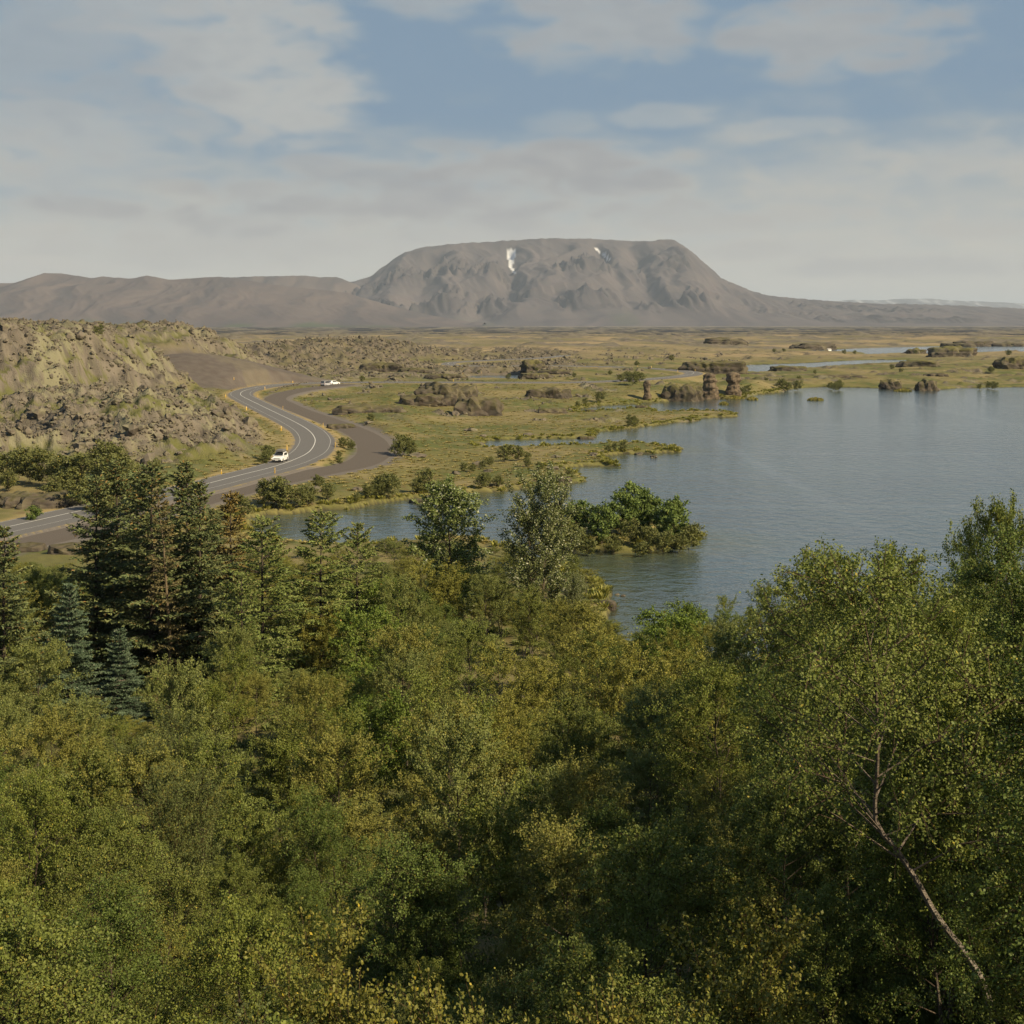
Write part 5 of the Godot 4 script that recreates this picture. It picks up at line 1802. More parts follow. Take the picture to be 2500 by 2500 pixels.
const POSTS := [Vector2(-100.3, 517.1), Vector2(-91.1, 456.2), Vector2(-72.9, 393.5), Vector2(-52.2, 324.1), Vector2(-43.2, 275.2), Vector2(-43.9, 333.2), Vector2(-63.2, 395.4), Vector2(-81.0, 456.8), Vector2(-34.8, 281.9), Vector2(-38.3, 231.4), Vector2(-46.4, 228.9), Vector2(-86.5, 501.9), Vector2(-82.5, 539.6), Vector2(-62.1, 553.4), Vector2(-22.4, 547.5), Vector2(-24.0, 700.0), Vector2(-15.4, 726.4), Vector2(10.1, 733.3), Vector2(15.3, 733.3), Vector2(38.2, 747.6), Vector2(45.3, 754.9), Vector2(62.5, 712.8), Vector2(72.4, 743.5), Vector2(86.7, 678.7), Vector2(77.5, 670.1)]
const SHRUBS := [Vector4(-20.5, 270.5, 3.86, 0), Vector4(-21.9, 268.7, 2.92, 0), Vector4(-18.8, 268.7, 2.69, 0), Vector4(28.1, 433.9, 3.22, 0), Vector4(22.8, 427.2, 2.20, 0), Vector4(20.1, 427.2, 1.71, 0), Vector4(44.4, 555.3, 3.81, 0), Vector4(44.4, 527.2, 4.82, 0), Vector4(49.2, 551.7, 4.10, 0), Vector4(48.5, 514.2, 2.94, 0), Vector4(41.5, 548.0, 2.82, 0), Vector4(42.9, 626.3, 2.15, 0), Vector4(25.5, 595.0, 2.04, 0), Vector4(29.5, 333.2, 3.05, 0), Vector4(30.9, 328.0, 2.06, 0), Vector4(19.0, 260.3, 1.49, 0), Vector4(22.3, 264.4, 1.96, 0), Vector4(20.2, 261.9, 1.50, 0), Vector4(-1.5, 261.9, 2.84, 0), Vector4(1.1, 263.6, 2.56, 0), Vector4(2.7, 265.3, 1.52, 0), Vector4(-8.4, 246.4, 1.55, 0), Vector4(-7.0, 246.4, 1.41, 0), Vector4(-4.0, 252.4, 1.73, 0), Vector4(-5.0, 250.9, 1.43, 0), Vector4(2.9, 252.4, 1.73, 0), Vector4(4.9, 246.4, 1.55, 0), Vector4(-19.3, 210.9, 2.89, 0), Vector4(-18.1, 207.2, 3.32, 0), Vector4(-13.5, 205.7, 3.41, 0), Vector4(-14.6, 213.6, 2.20, 0), Vector4(-12.5, 208.2, 1.78, 0), Vector4(-19.7, 203.2, 2.32, 0), Vector4(-20.7, 196.0, 1.90, 0), Vector4(-20.8, 191.5, 1.53, 0), Vector4(-22.0, 192.8, 1.32, 0), Vector4(-10.4, 203.2, 1.74, 0), Vector4(-5.0, 205.7, 2.12, 0), Vector4(-4.1, 203.2, 2.32, 0), Vector4(-2.1, 207.2, 1.78, 0), Vector4(-10.2, 222.1, 1.27, 0), Vector4(-11.3, 225.1, 1.16, 0), Vector4(-18.7, 225.1, 1.54, 0), Vector4(7.9, 213.6, 1.34, 0), Vector4(9.5, 222.1, 1.52, 0), Vector4(7.7, 225.1, 1.16, 0), Vector4(-28.3, 210.9, 2.17, 0), Vector4(-26.1, 203.2, 2.32, 0), Vector4(-27.8, 198.3, 2.49, 0), Vector4(-28.3, 187.2, 2.67, 0), Vector4(-29.6, 185.1, 2.54, 0), Vector4(-32.0, 185.1, 4.13, 0), Vector4(-33.3, 185.1, 3.70, 0), Vector4(-31.9, 189.3, 3.03, 0), Vector4(-34.0, 183.1, 3.14, 0), Vector4(-33.1, 282.4, 2.10, 0), Vector4(-31.8, 281.4, 1.77, 0), Vector4(-30.3, 252.4, 1.59, 0), Vector4(-31.7, 264.4, 1.21, 0), Vector4(-34.2, 347.1, 1.98, 0), Vector4(-43.3, 252.4, 2.16, 0), Vector4(-43.0, 246.4, 1.83, 0), Vector4(-43.4, 256.3, 2.49, 0), Vector4(127.1, 529.6, 3.93, 0), Vector4(124.0, 522.7, 3.29, 0), Vector4(102.3, 522.7, 3.88, 0), Vector4(106.0, 522.7, 3.29, 0), Vector4(110.5, 526.1, 3.91, 0), Vector4(84.5, 496.9, 3.12, 0), Vector4(81.3, 490.9, 2.52, 0), Vector4(125.0, 536.7, 2.76, 0), Vector4(125.8, 628.9, 2.16, 0), Vector4(109.7, 619.2, 1.77, 0), Vector4(146.7, 694.0, 1.98, 0), Vector4(199.9, 752.3, 2.58, 0), Vector4(198.6, 731.8, 2.09, 0), Vector4(189.6, 543.9, 2.80, 0), Vector4(190.1, 536.7, 3.07, 0), Vector4(184.0, 536.7, 2.15, 0), Vector4(244.6, 731.8, 3.35, 0), Vector4(278.3, 805.0, 4.14, 0), Vector4(113.8, 805.0, 2.30, 0), Vector4(95.4, 856.4, 3.43, 0), Vector4(70.2, 805.0, 3.22, 0), Vector4(-1.6, 566.9, 2.27, 0), Vector4(-18.1, 575.0, 1.31, 0), Vector4(-60.8, 583.3, 2.33, 0), Vector4(226.5, 1238.5, 3.54, 0), Vector4(235.3, 1238.5, 3.18, 0), Vector4(274.0, 1183.8, 4.06, 0), Vector4(282.4, 1183.8, 3.38, 0), Vector4(314.7, 1118.1, 3.83, 0), Vector4(386.5, 1118.1, 4.47, 0), Vector4(-17.0, 700.0, 1.60, 0), Vector4(9.0, 700.0, 2.00, 0), Vector4(12.2, 712.4, 1.83, 0), Vector4(-75.8, 217.6, 4.35, 1), Vector4(-71.1, 211.8, 4.84, 1), Vector4(-67.5, 209.1, 5.08, 1), Vector4(-64.0, 206.4, 4.72, 1), Vector4(-60.6, 203.8, 5.24, 1), Vector4(-56.8, 198.8, 5.68, 1), Vector4(-53.2, 194.0, 6.10, 1), Vector4(-64.8, 223.6, 4.47, 1), Vector4(-62.6, 223.6, 5.11, 1), Vector4(-57.5, 211.8, 4.24, 1), Vector4(-62.5, 198.8, 3.41, 1), Vector4(-57.1, 189.4, 3.79, 1), Vector4(-53.4, 185.1, 3.17, 1), Vector4(-54.3, 206.4, 3.54, 1), Vector4(-50.8, 196.3, 3.37, 1), Vector4(-71.6, 203.8, 2.91, 1), Vector4(-78.1, 211.8, 4.24, 1), Vector4(-81.1, 211.8, 4.24, 1), Vector4(-49.1, 183.0, 3.14, 1), Vector4(-50.9, 180.9, 2.58, 1), Vector4(-56.2, 223.6, 2.56, 1), Vector4(-122.3, 423.7, 3.15, 1), Vector4(-62.1, 194.0, 2.77, 1), Vector4(-58.8, 175.7, 1.91, 2)]
const ISLAND_TREES := [Vector4(13.0, 168.3, 4.57, 2), Vector4(15.3, 172.3, 5.17, 2), Vector4(16.3, 170.6, 4.87, 2), Vector4(18.3, 168.3, 4.57, 2), Vector4(19.0, 166.4, 4.75, 2), Vector4(20.3, 165.1, 2.83, 0), Vector4(10.3, 164.2, 3.99, 2), Vector4(9.4, 172.3, 3.45, 2), Vector4(7.6, 172.3, 3.69, 2), Vector4(7.0, 162.7, 2.79, 0), Vector4(13.4, 164.2, 2.81, 0), Vector4(15.8, 162.7, 2.79, 0), Vector4(17.1, 162.1, 2.55, 0), Vector4(11.5, 161.2, 2.07, 0), Vector4(6.0, 161.2, 2.76, 0), Vector4(5.2, 165.8, 3.79, 0), Vector4(8.2, 160.3, 1.83, 0), Vector4(14.1, 159.7, 1.60, 0), Vector4(18.8, 162.7, 1.86, 0), Vector4(6.0, 174.0, 3.48, 0), Vector4(14.6, 175.7, 3.01, 2)]
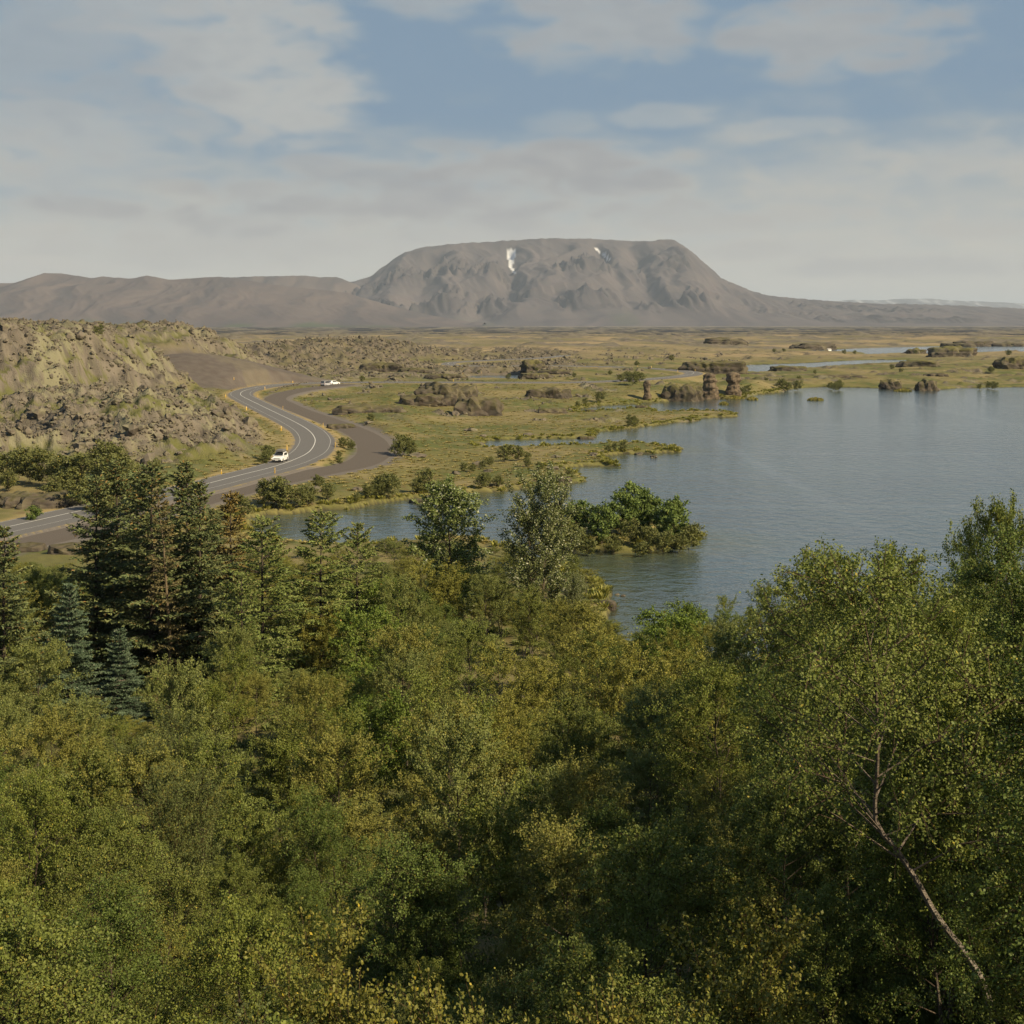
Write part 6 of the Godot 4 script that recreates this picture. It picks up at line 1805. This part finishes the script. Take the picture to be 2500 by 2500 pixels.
const FOREST := [Vector4(-7.4, 14.6, 6.6, 1), Vector4(-2.2, 13.5, 6.8, 1), Vector4(7.4, 14.5, 3.4, 1), Vector4(-7.4, 15.4, 6.5, 1), Vector4(2.2, 15.9, 6.2, 1), Vector4(6.0, 16.8, 4.7, 1), Vector4(7.1, 15.6, 6.2, 1), Vector4(-4.2, 18.7, 6.0, 4), Vector4(9.3, 19.9, 4.3, 1), Vector4(-7.4, 22.1, 6.9, 1), Vector4(-3.3, 20.5, 5.4, 4), Vector4(1.4, 22.1, 6.4, 1), Vector4(3.7, 21.0, 4.1, 1), Vector4(6.5, 21.2, 5.0, 1), Vector4(9.8, 20.5, 5.4, 1), Vector4(-9.9, 24.2, 5.2, 1), Vector4(-4.8, 24.2, 6.6, 1), Vector4(0.7, 22.8, 5.5, 4), Vector4(4.9, 22.5, 4.7, 1), Vector4(6.7, 22.1, 6.2, 1), Vector4(9.2, 22.6, 5.9, 1), Vector4(-12.2, 25.2, 4.6, 0), Vector4(-9.0, 25.6, 5.9, 0), Vector4(-6.8, 26.4, 4.5, 0), Vector4(-2.0, 25.6, 4.5, 4), Vector4(-0.4, 25.6, 4.5, 4), Vector4(2.6, 26.0, 7.3, 1), Vector4(5.2, 26.5, 5.7, 1), Vector4(8.5, 25.5, 5.5, 1), Vector4(10.6, 24.5, 5.0, 1), Vector4(-13.6, 29.1, 7.0, 1), Vector4(-10.2, 29.0, 6.1, 1), Vector4(-7.3, 27.7, 6.0, 1), Vector4(-4.5, 27.2, 4.4, 1), Vector4(-0.7, 27.5, 4.3, 1), Vector4(3.3, 28.4, 6.7, 1), Vector4(6.6, 28.0, 6.6, 1), Vector4(9.5, 28.9, 3.8, 1), Vector4(12.8, 26.9, 5.2, 1), Vector4(-13.2, 31.2, 5.5, 1), Vector4(-9.9, 30.3, 4.4, 0), Vector4(-7.3, 31.5, 4.1, 0), Vector4(-3.7, 29.2, 3.5, 1), Vector4(-1.7, 30.1, 4.2, 1), Vector4(1.7, 30.1, 3.7, 1), Vector4(4.9, 31.4, 4.7, 0), Vector4(6.5, 31.5, 5.8, 1), Vector4(9.6, 30.1, 4.9, 1), Vector4(14.0, 31.4, 5.0, 1), Vector4(-14.3, 32.5, 5.6, 1), Vector4(-11.0, 33.5, 3.8, 1), Vector4(-8.7, 32.2, 6.4, 0), Vector4(-4.7, 33.7, 3.5, 0), Vector4(-2.2, 34.2, 5.5, 1), Vector4(1.3, 33.1, 6.8, 0), Vector4(5.0, 31.5, 5.5, 1), Vector4(8.1, 31.6, 4.8, 1), Vector4(10.0, 32.9, 4.7, 1), Vector4(13.7, 32.0, 5.4, 1), Vector4(-15.0, 36.0, 3.9, 0), Vector4(-12.7, 34.3, 5.9, 0), Vector4(-8.1, 36.1, 3.7, 0), Vector4(-6.2, 36.0, 4.3, 1), Vector4(-1.9, 34.2, 6.6, 1), Vector4(0.9, 35.0, 4.1, 0), Vector4(5.6, 36.3, 4.0, 0), Vector4(7.5, 35.6, 6.1, 1), Vector4(11.5, 35.3, 4.2, 1), Vector4(13.6, 34.9, 4.4, 1), Vector4(-15.4, 37.6, 7.2, 1), Vector4(-12.5, 37.6, 7.2, 1), Vector4(-10.4, 37.7, 6.1, 1), Vector4(-7.7, 38.4, 4.7, 1), Vector4(-4.7, 37.1, 4.6, 1), Vector4(0.4, 36.9, 3.5, 0), Vector4(1.9, 39.1, 6.5, 1), Vector4(5.7, 39.1, 6.5, 1), Vector4(10.0, 39.6, 3.9, 1), Vector4(12.7, 38.8, 4.5, 1), Vector4(16.3, 37.6, 3.9, 1), Vector4(-18.4, 42.2, 5.8, 1), Vector4(-15.1, 39.9, 6.9, 1), Vector4(-9.6, 40.6, 6.7, 4), Vector4(-6.1, 42.2, 5.5, 0), Vector4(-4.5, 39.8, 6.2, 1), Vector4(0.8, 42.1, 4.6, 0), Vector4(2.1, 39.8, 7.1, 0), Vector4(6.8, 41.0, 3.5, 0), Vector4(10.8, 39.6, 5.7, 1), Vector4(13.5, 40.9, 6.1, 1), Vector4(16.0, 41.1, 4.9, 1), Vector4(-18.4, 45.4, 4.3, 0), Vector4(-15.0, 45.3, 5.6, 0), Vector4(-11.9, 42.5, 7.1, 0), Vector4(-8.2, 43.4, 5.1, 1), Vector4(-4.9, 43.4, 5.1, 0), Vector4(0.6, 42.5, 6.8, 1), Vector4(1.9, 43.7, 4.4, 0), Vector4(6.5, 44.8, 4.7, 0), Vector4(10.1, 43.5, 3.4, 0), Vector4(12.8, 43.2, 5.6, 1), Vector4(17.2, 42.5, 5.0, 1), Vector4(-19.6, 45.5, 6.6, 0), Vector4(-15.6, 45.1, 5.8, 0), Vector4(-12.5, 48.1, 6.0, 0), Vector4(-8.0, 46.9, 5.0, 1), Vector4(-3.2, 46.0, 4.7, 0), Vector4(-1.7, 45.2, 7.2, 0), Vector4(4.5, 48.0, 4.3, 0), Vector4(6.2, 46.3, 4.9, 0), Vector4(9.8, 47.6, 5.9, 0), Vector4(14.7, 47.1, 5.8, 1), Vector4(20.1, 47.3, 6.0, 1), Vector4(-21.1, 48.1, 5.1, 0), Vector4(-16.4, 49.1, 4.7, 0), Vector4(-12.0, 49.6, 6.6, 4), Vector4(-11.0, 51.1, 5.7, 1), Vector4(-5.5, 49.5, 3.6, 0), Vector4(-0.9, 48.0, 3.7, 0), Vector4(1.6, 48.5, 5.0, 0), Vector4(5.2, 51.2, 5.4, 0), Vector4(7.6, 49.1, 5.8, 0), Vector4(11.8, 50.2, 3.7, 0), Vector4(17.8, 48.9, 6.0, 1), Vector4(21.2, 48.4, 6.9, 1), Vector4(-22.5, 53.4, 5.5, 1), Vector4(-19.0, 51.5, 5.9, 0), Vector4(-15.7, 53.1, 4.2, 0), Vector4(-11.0, 52.1, 4.2, 0), Vector4(-6.0, 51.1, 5.9, 0), Vector4(-2.4, 51.2, 6.8, 0), Vector4(1.9, 53.8, 6.8, 0), Vector4(6.4, 51.9, 5.0, 1), Vector4(10.9, 51.3, 6.3, 0), Vector4(13.2, 52.6, 3.8, 0), Vector4(18.2, 51.9, 5.1, 0), Vector4(22.2, 53.8, 5.6, 1), Vector4(-22.6, 57.2, 4.7, 0), Vector4(-17.6, 54.7, 6.0, 0), Vector4(-16.5, 55.1, 4.8, 0), Vector4(-9.2, 56.7, 6.2, 0), Vector4(-7.5, 55.9, 6.3, 1), Vector4(-2.2, 57.8, 7.2, 1), Vector4(2.9, 57.6, 5.2, 1), Vector4(6.0, 54.8, 4.9, 0), Vector4(10.4, 54.9, 4.1, 0), Vector4(13.4, 54.3, 6.4, 4), Vector4(17.8, 54.8, 6.9, 1), Vector4(24.1, 57.3, 6.0, 0), Vector4(-26.1, 58.9, 6.0, 1), Vector4(-20.9, 59.2, 5.4, 0), Vector4(-17.7, 58.2, 5.7, 0), Vector4(-13.8, 58.8, 7.1, 0), Vector4(-7.5, 61.1, 3.8, 0), Vector4(-5.7, 60.3, 5.9, 2), Vector4(-0.4, 60.9, 5.7, 0), Vector4(3.1, 60.1, 4.1, 4), Vector4(8.8, 58.6, 4.7, 4), Vector4(11.3, 60.6, 3.8, 0), Vector4(17.0, 59.6, 5.7, 0), Vector4(21.1, 57.6, 4.4, 0), Vector4(23.5, 58.5, 6.0, 1), Vector4(-25.9, 62.0, 3.9, 4), Vector4(-22.6, 62.8, 5.8, 0), Vector4(-17.2, 63.2, 4.0, 1), Vector4(-14.8, 63.9, 3.7, 1), Vector4(-8.5, 62.7, 6.1, 0), Vector4(-4.2, 62.2, 4.4, 0), Vector4(0.9, 62.0, 4.6, 0), Vector4(5.1, 61.0, 5.4, 0), Vector4(7.6, 63.4, 6.1, 0), Vector4(12.0, 63.5, 4.3, 0), Vector4(15.8, 63.3, 4.8, 4), Vector4(20.0, 63.3, 3.9, 1), Vector4(23.5, 61.9, 6.2, 0), Vector4(-25.9, 64.9, 7.1, 0), Vector4(-22.3, 67.3, 6.8, 0), Vector4(-18.5, 67.5, 3.1, 0), Vector4(-15.5, 66.5, 3.6, 1), Vector4(-9.2, 66.4, 5.4, 1), Vector4(-5.0, 68.2, 6.0, 0), Vector4(-0.2, 65.1, 4.3, 0), Vector4(5.8, 66.0, 4.6, 0), Vector4(9.1, 65.3, 5.5, 1), Vector4(14.6, 64.3, 7.0, 0), Vector4(17.5, 66.9, 5.8, 0), Vector4(21.0, 67.8, 5.5, 0), Vector4(25.5, 68.1, 4.3, 0), Vector4(-30.1, 69.1, 6.9, 1), Vector4(-24.4, 68.4, 4.9, 0), Vector4(-19.9, 69.9, 2.6, 0), Vector4(-14.2, 69.1, 6.2, 1), Vector4(-10.2, 71.5, 4.5, 0), Vector4(-5.6, 70.4, 7.1, 0), Vector4(-0.2, 68.2, 6.5, 0), Vector4(4.2, 69.3, 7.2, 0), Vector4(9.2, 70.2, 4.8, 0), Vector4(14.5, 71.8, 6.0, 1), Vector4(19.8, 71.0, 4.8, 1), Vector4(24.3, 70.7, 6.5, 0), Vector4(27.6, 71.7, 4.8, 1), Vector4(-30.1, 71.6, 4.6, 1), Vector4(-26.1, 75.3, 5.0, 0), Vector4(-19.7, 74.0, 1.7, 0), Vector4(-14.7, 75.5, 3.8, 0), Vector4(-10.2, 74.2, 3.7, 0), Vector4(-8.6, 71.9, 4.4, 2), Vector4(-3.8, 74.4, 4.6, 0), Vector4(3.0, 73.1, 5.4, 0), Vector4(6.4, 71.9, 3.6, 0), Vector4(12.5, 73.0, 4.4, 0), Vector4(15.8, 74.2, 5.8, 0), Vector4(18.7, 75.2, 6.3, 0), Vector4(24.4, 72.3, 5.8, 0), Vector4(30.6, 75.4, 5.6, 0), Vector4(-31.6, 78.0, 5.0, 4), Vector4(-26.6, 75.6, 6.8, 0), Vector4(-15.4, 78.2, 5.7, 0), Vector4(-13.7, 76.8, 3.5, 0), Vector4(-7.5, 75.6, 4.5, 2), Vector4(-2.2, 77.4, 6.2, 1), Vector4(0.8, 77.1, 4.2, 0), Vector4(5.3, 77.6, 5.9, 1), Vector4(10.1, 78.7, 6.0, 0), Vector4(16.2, 79.1, 5.8, 1), Vector4(20.1, 75.6, 6.5, 0), Vector4(24.4, 79.4, 4.8, 4), Vector4(30.1, 77.0, 5.2, 0), Vector4(-32.9, 79.7, 7.0, 0), Vector4(-28.7, 81.2, 3.7, 0), Vector4(-18.8, 81.7, 2.3, 1), Vector4(-12.6, 82.6, 2.4, 0), Vector4(-9.7, 83.4, 2.3, 0), Vector4(-4.8, 82.4, 5.6, 1), Vector4(3.7, 82.4, 4.6, 0), Vector4(8.7, 82.7, 3.6, 0), Vector4(11.7, 79.5, 3.8, 0), Vector4(18.3, 82.2, 6.8, 0), Vector4(20.8, 80.9, 5.9, 1), Vector4(26.7, 80.7, 6.5, 1), Vector4(31.9, 81.5, 4.6, 1), Vector4(-35.1, 85.7, 5.2, 0), Vector4(-29.4, 87.5, 5.7, 0), Vector4(-14.9, 85.8, 1.8, 1), Vector4(-8.4, 85.2, 6.2, 2), Vector4(-4.3, 83.9, 4.1, 0), Vector4(3.9, 86.1, 6.1, 0), Vector4(9.3, 83.5, 6.4, 2), Vector4(12.5, 84.2, 5.0, 0), Vector4(19.3, 85.8, 6.6, 0), Vector4(23.6, 84.4, 6.8, 0), Vector4(27.7, 86.3, 5.4, 1), Vector4(33.7, 85.6, 4.7, 0), Vector4(-37.7, 91.7, 5.9, 1), Vector4(-31.0, 87.7, 6.7, 0), Vector4(-12.5, 88.3, 6.0, 0), Vector4(-7.2, 91.5, 6.7, 0), Vector4(-4.1, 87.9, 4.5, 0), Vector4(4.2, 87.2, 5.6, 0), Vector4(5.8, 88.8, 4.2, 0), Vector4(11.0, 90.7, 5.5, 2), Vector4(19.3, 91.5, 4.9, 0), Vector4(23.3, 88.2, 5.0, 1), Vector4(28.7, 87.4, 4.1, 0), Vector4(33.1, 90.7, 3.7, 0), Vector4(-36.1, 96.1, 3.9, 0), Vector4(-33.0, 92.7, 4.2, 1), Vector4(-25.3, 93.3, 2.9, 0), Vector4(-15.0, 95.6, 5.2, 0), Vector4(-9.1, 94.8, 6.3, 2), Vector4(-5.7, 94.0, 4.5, 1), Vector4(1.3, 96.0, 5.7, 0), Vector4(6.5, 94.2, 2.7, 0), Vector4(8.1, 95.0, 2.9, 0), Vector4(13.4, 93.3, 4.7, 1), Vector4(20.0, 91.5, 5.6, 0), Vector4(24.7, 92.0, 6.4, 0), Vector4(33.2, 92.4, 4.7, 1), Vector4(38.6, 95.0, 5.1, 1), Vector4(-40.5, 96.1, 5.2, 0), Vector4(-33.3, 99.0, 6.5, 0), Vector4(-17.6, 98.4, 4.6, 0), Vector4(-9.8, 98.8, 5.7, 2), Vector4(-5.2, 99.7, 4.9, 1), Vector4(0.8, 100.4, 4.3, 0), Vector4(3.1, 98.9, 4.3, 0), Vector4(9.5, 99.1, 2.6, 2), Vector4(17.8, 98.5, 5.6, 1), Vector4(23.4, 98.1, 4.8, 0), Vector4(26.5, 97.0, 3.7, 0), Vector4(34.7, 97.1, 4.7, 1), Vector4(38.5, 98.1, 6.0, 1), Vector4(-42.2, 104.9, 4.1, 0), Vector4(-33.3, 103.4, 5.3, 1), Vector4(-29.9, 102.5, 2.3, 0), Vector4(-19.1, 104.2, 3.5, 1), Vector4(-13.3, 104.7, 5.0, 0), Vector4(-6.0, 103.9, 6.7, 0), Vector4(-1.8, 103.0, 5.4, 0), Vector4(6.9, 102.6, 2.3, 0), Vector4(12.1, 103.0, 3.3, 2), Vector4(16.2, 102.3, 5.0, 1), Vector4(-41.1, 105.1, 3.7, 0), Vector4(-36.2, 105.9, 5.0, 0), Vector4(-31.6, 106.9, 2.2, 1), Vector4(-19.6, 106.6, 2.8, 1), Vector4(-11.4, 106.4, 4.1, 2), Vector4(-4.6, 108.9, 5.5, 1), Vector4(-0.8, 107.6, 4.5, 0), Vector4(11.7, 106.8, 2.8, 2), Vector4(-43.8, 113.2, 2.7, 0), Vector4(-37.1, 110.9, 4.8, 0), Vector4(-33.0, 111.8, 2.5, 0), Vector4(-21.9, 113.2, 1.6, 0), Vector4(-11.9, 112.1, 1.6, 2), Vector4(-8.1, 113.0, 2.0, 4), Vector4(-3.1, 114.4, 2.5, 1), Vector4(-47.4, 117.9, 3.0, 0), Vector4(-39.8, 118.4, 2.5, 1), Vector4(-35.8, 119.7, 2.4, 1), Vector4(-25.9, 114.4, 2.3, 0), Vector4(-21.7, 117.3, 3.0, 1), Vector4(-16.3, 117.3, 1.6, 0), Vector4(-9.4, 115.6, 1.8, 2), Vector4(-2.1, 118.3, 1.8, 1), Vector4(0.8, 116.9, 1.9, 0), Vector4(-51.0, 120.4, 1.8, 0), Vector4(-41.4, 124.7, 2.2, 1), Vector4(-38.4, 125.0, 2.4, 1), Vector4(-28.7, 123.0, 1.7, 1), Vector4(-24.7, 122.0, 2.8, 0), Vector4(-18.5, 120.2, 1.8, 1), Vector4(-11.1, 125.0, 1.9, 2), Vector4(-3.1, 120.3, 2.2, 1), Vector4(-42.2, 126.6, 2.1, 0), Vector4(-38.7, 127.8, 1.7, 4), Vector4(-31.7, 128.1, 2.0, 0), Vector4(-16.6, 127.2, 2.9, 0), Vector4(-10.8, 128.4, 2.0, 1), Vector4(-24.0, 135.0, 1.7, 1), Vector4(-20.0, 132.4, 2.1, 0), Vector4(-9.9, 129.8, 2.9, 0), Vector4(-5.8, 132.5, 2.3, 0), Vector4(-0.2, 18.0, 6.8, 3), Vector4(2.8, 19.0, 6.8, 3), Vector4(1.9, 17.5, 6.5, 3), Vector4(-2.7, 19.5, 7.1, 3), Vector4(-40.5, 108.1, 1.9, 5), Vector4(-34.4, 107.4, 3.0, 5), Vector4(-30.3, 107.9, 2.4, 5), Vector4(-27.7, 108.9, 2.1, 5), Vector4(-24.6, 107.0, 2.6, 5), Vector4(-22.4, 106.9, 2.8, 5), Vector4(-18.5, 108.9, 2.9, 5), Vector4(-15.4, 107.9, 2.8, 5), Vector4(-13.7, 107.3, 2.0, 5), Vector4(-10.4, 108.0, 1.8, 5), Vector4(4.2, 108.7, 1.5, 5), Vector4(-41.3, 113.9, 1.3, 5), Vector4(-34.8, 113.0, 3.0, 5), Vector4(-33.7, 113.2, 1.3, 5), Vector4(-30.0, 113.3, 1.5, 5), Vector4(-24.1, 112.9, 2.1, 5), Vector4(-20.6, 113.1, 2.9, 5), Vector4(-14.8, 113.1, 1.9, 5), Vector4(-12.8, 113.3, 1.3, 5), Vector4(-8.9, 113.4, 2.5, 5), Vector4(-6.8, 111.9, 2.9, 5), Vector4(-2.9, 113.2, 1.9, 5), Vector4(-0.1, 113.2, 1.9, 5), Vector4(2.2, 113.2, 1.8, 5), Vector4(6.8, 112.4, 2.0, 5), Vector4(-40.8, 118.9, 1.5, 5), Vector4(-37.4, 118.9, 2.0, 5), Vector4(-28.4, 118.7, 1.8, 5), Vector4(-26.1, 118.7, 1.7, 5), Vector4(-22.8, 117.8, 2.9, 5), Vector4(-20.7, 119.1, 3.0, 5), Vector4(-13.3, 118.0, 1.8, 5), Vector4(-11.5, 118.2, 2.7, 5), Vector4(-4.5, 116.8, 1.5, 5), Vector4(-1.3, 118.1, 2.9, 5), Vector4(1.0, 117.4, 2.1, 5), Vector4(4.0, 117.3, 2.7, 5), Vector4(-43.5, 123.3, 2.8, 5), Vector4(-40.0, 122.4, 2.1, 5), Vector4(-36.6, 123.7, 1.2, 5), Vector4(-29.8, 122.0, 2.1, 5), Vector4(-27.9, 122.6, 2.4, 5), Vector4(-24.8, 122.3, 1.4, 5), Vector4(-21.1, 122.7, 1.5, 5), Vector4(-18.3, 123.7, 2.6, 5), Vector4(-15.6, 122.7, 2.5, 5), Vector4(-12.1, 122.9, 2.2, 5), Vector4(-6.8, 124.0, 1.7, 5), Vector4(-4.3, 123.8, 2.8, 5), Vector4(-0.2, 123.6, 1.4, 5), Vector4(1.5, 122.1, 1.3, 5), Vector4(-43.5, 128.2, 2.6, 5), Vector4(-40.8, 128.0, 2.5, 5), Vector4(-37.9, 129.0, 1.3, 5), Vector4(-35.2, 128.8, 1.6, 5), Vector4(-32.9, 128.3, 2.6, 5), Vector4(-29.6, 127.8, 1.8, 5), Vector4(-27.2, 128.0, 2.9, 5), Vector4(-22.9, 127.2, 2.6, 5), Vector4(-20.3, 128.0, 2.8, 5), Vector4(-18.2, 128.6, 2.1, 5), Vector4(-13.9, 127.2, 1.6, 5), Vector4(-11.7, 127.4, 2.9, 5), Vector4(-7.9, 127.8, 2.3, 5), Vector4(-5.9, 126.9, 1.9, 5), Vector4(3.8, 128.0, 2.7, 5), Vector4(-49.3, 132.4, 1.6, 5), Vector4(-45.9, 134.1, 2.0, 5), Vector4(-43.8, 132.4, 1.5, 5), Vector4(-37.6, 132.8, 2.2, 5), Vector4(-35.0, 133.8, 1.7, 5), Vector4(-31.0, 133.4, 1.2, 5), Vector4(-28.3, 133.0, 1.6, 5), Vector4(-24.3, 132.7, 1.4, 5), Vector4(-21.9, 132.1, 2.8, 5), Vector4(-18.3, 132.7, 2.6, 5), Vector4(-15.9, 133.4, 1.7, 5), Vector4(-12.3, 133.4, 1.4, 5), Vector4(-10.5, 133.5, 2.2, 5), Vector4(-6.9, 133.3, 2.8, 5), Vector4(-5.0, 134.0, 1.8, 5), Vector4(-1.0, 133.1, 2.0, 5), Vector4(1.1, 132.0, 2.6, 5), Vector4(6.9, 133.0, 2.6, 5), Vector4(-51.4, 137.8, 1.4, 5), Vector4(-48.4, 138.8, 1.3, 5), Vector4(-45.9, 137.1, 1.5, 5), Vector4(-42.7, 137.3, 1.5, 5), Vector4(-38.4, 138.6, 1.3, 5), Vector4(-36.3, 137.3, 1.5, 5), Vector4(-33.7, 137.4, 1.5, 5), Vector4(-29.5, 138.9, 1.2, 5), Vector4(-27.0, 138.2, 2.8, 5), Vector4(-24.5, 138.9, 2.3, 5), Vector4(-22.1, 138.6, 2.1, 5), Vector4(-18.1, 137.3, 1.3, 5), Vector4(-12.8, 138.7, 1.3, 5), Vector4(-9.6, 137.0, 2.9, 5), Vector4(-5.3, 138.5, 2.7, 5), Vector4(0.8, 138.9, 2.6, 5), Vector4(2.2, 136.9, 1.6, 5), Vector4(5.9, 138.5, 2.0, 5), Vector4(-26.5, 142.2, 1.5, 5), Vector4(-23.7, 142.2, 1.3, 5), Vector4(-20.0, 142.8, 1.3, 5), Vector4(-17.1, 141.9, 1.6, 5), Vector4(-14.0, 142.2, 1.8, 5), Vector4(-11.8, 143.5, 2.5, 5), Vector4(-1.7, 141.8, 1.4, 5), Vector4(0.2, 141.9, 2.2, 5), Vector4(6.2, 142.5, 2.2, 5), Vector4(-28.2, 147.2, 1.4, 5), Vector4(-25.0, 148.0, 2.0, 5), Vector4(-21.8, 148.6, 1.2, 5), Vector4(-18.1, 148.3, 1.0, 5), Vector4(-15.0, 148.6, 1.7, 5), Vector4(-13.0, 149.1, 1.9, 5), Vector4(-10.6, 148.4, 1.3, 5), Vector4(-4.3, 148.1, 1.6, 5), Vector4(-0.2, 148.1, 1.5, 5), Vector4(2.9, 147.1, 2.3, 5), Vector4(-10.6, 154.0, 1.0, 5), Vector4(-9.4, 153.5, 1.0, 5), Vector4(-6.5, 153.6, 1.1, 5), Vector4(-2.1, 153.6, 1.0, 5), Vector4(0.2, 152.0, 1.5, 5), Vector4(-9.8, 157.4, 0.7, 5)]
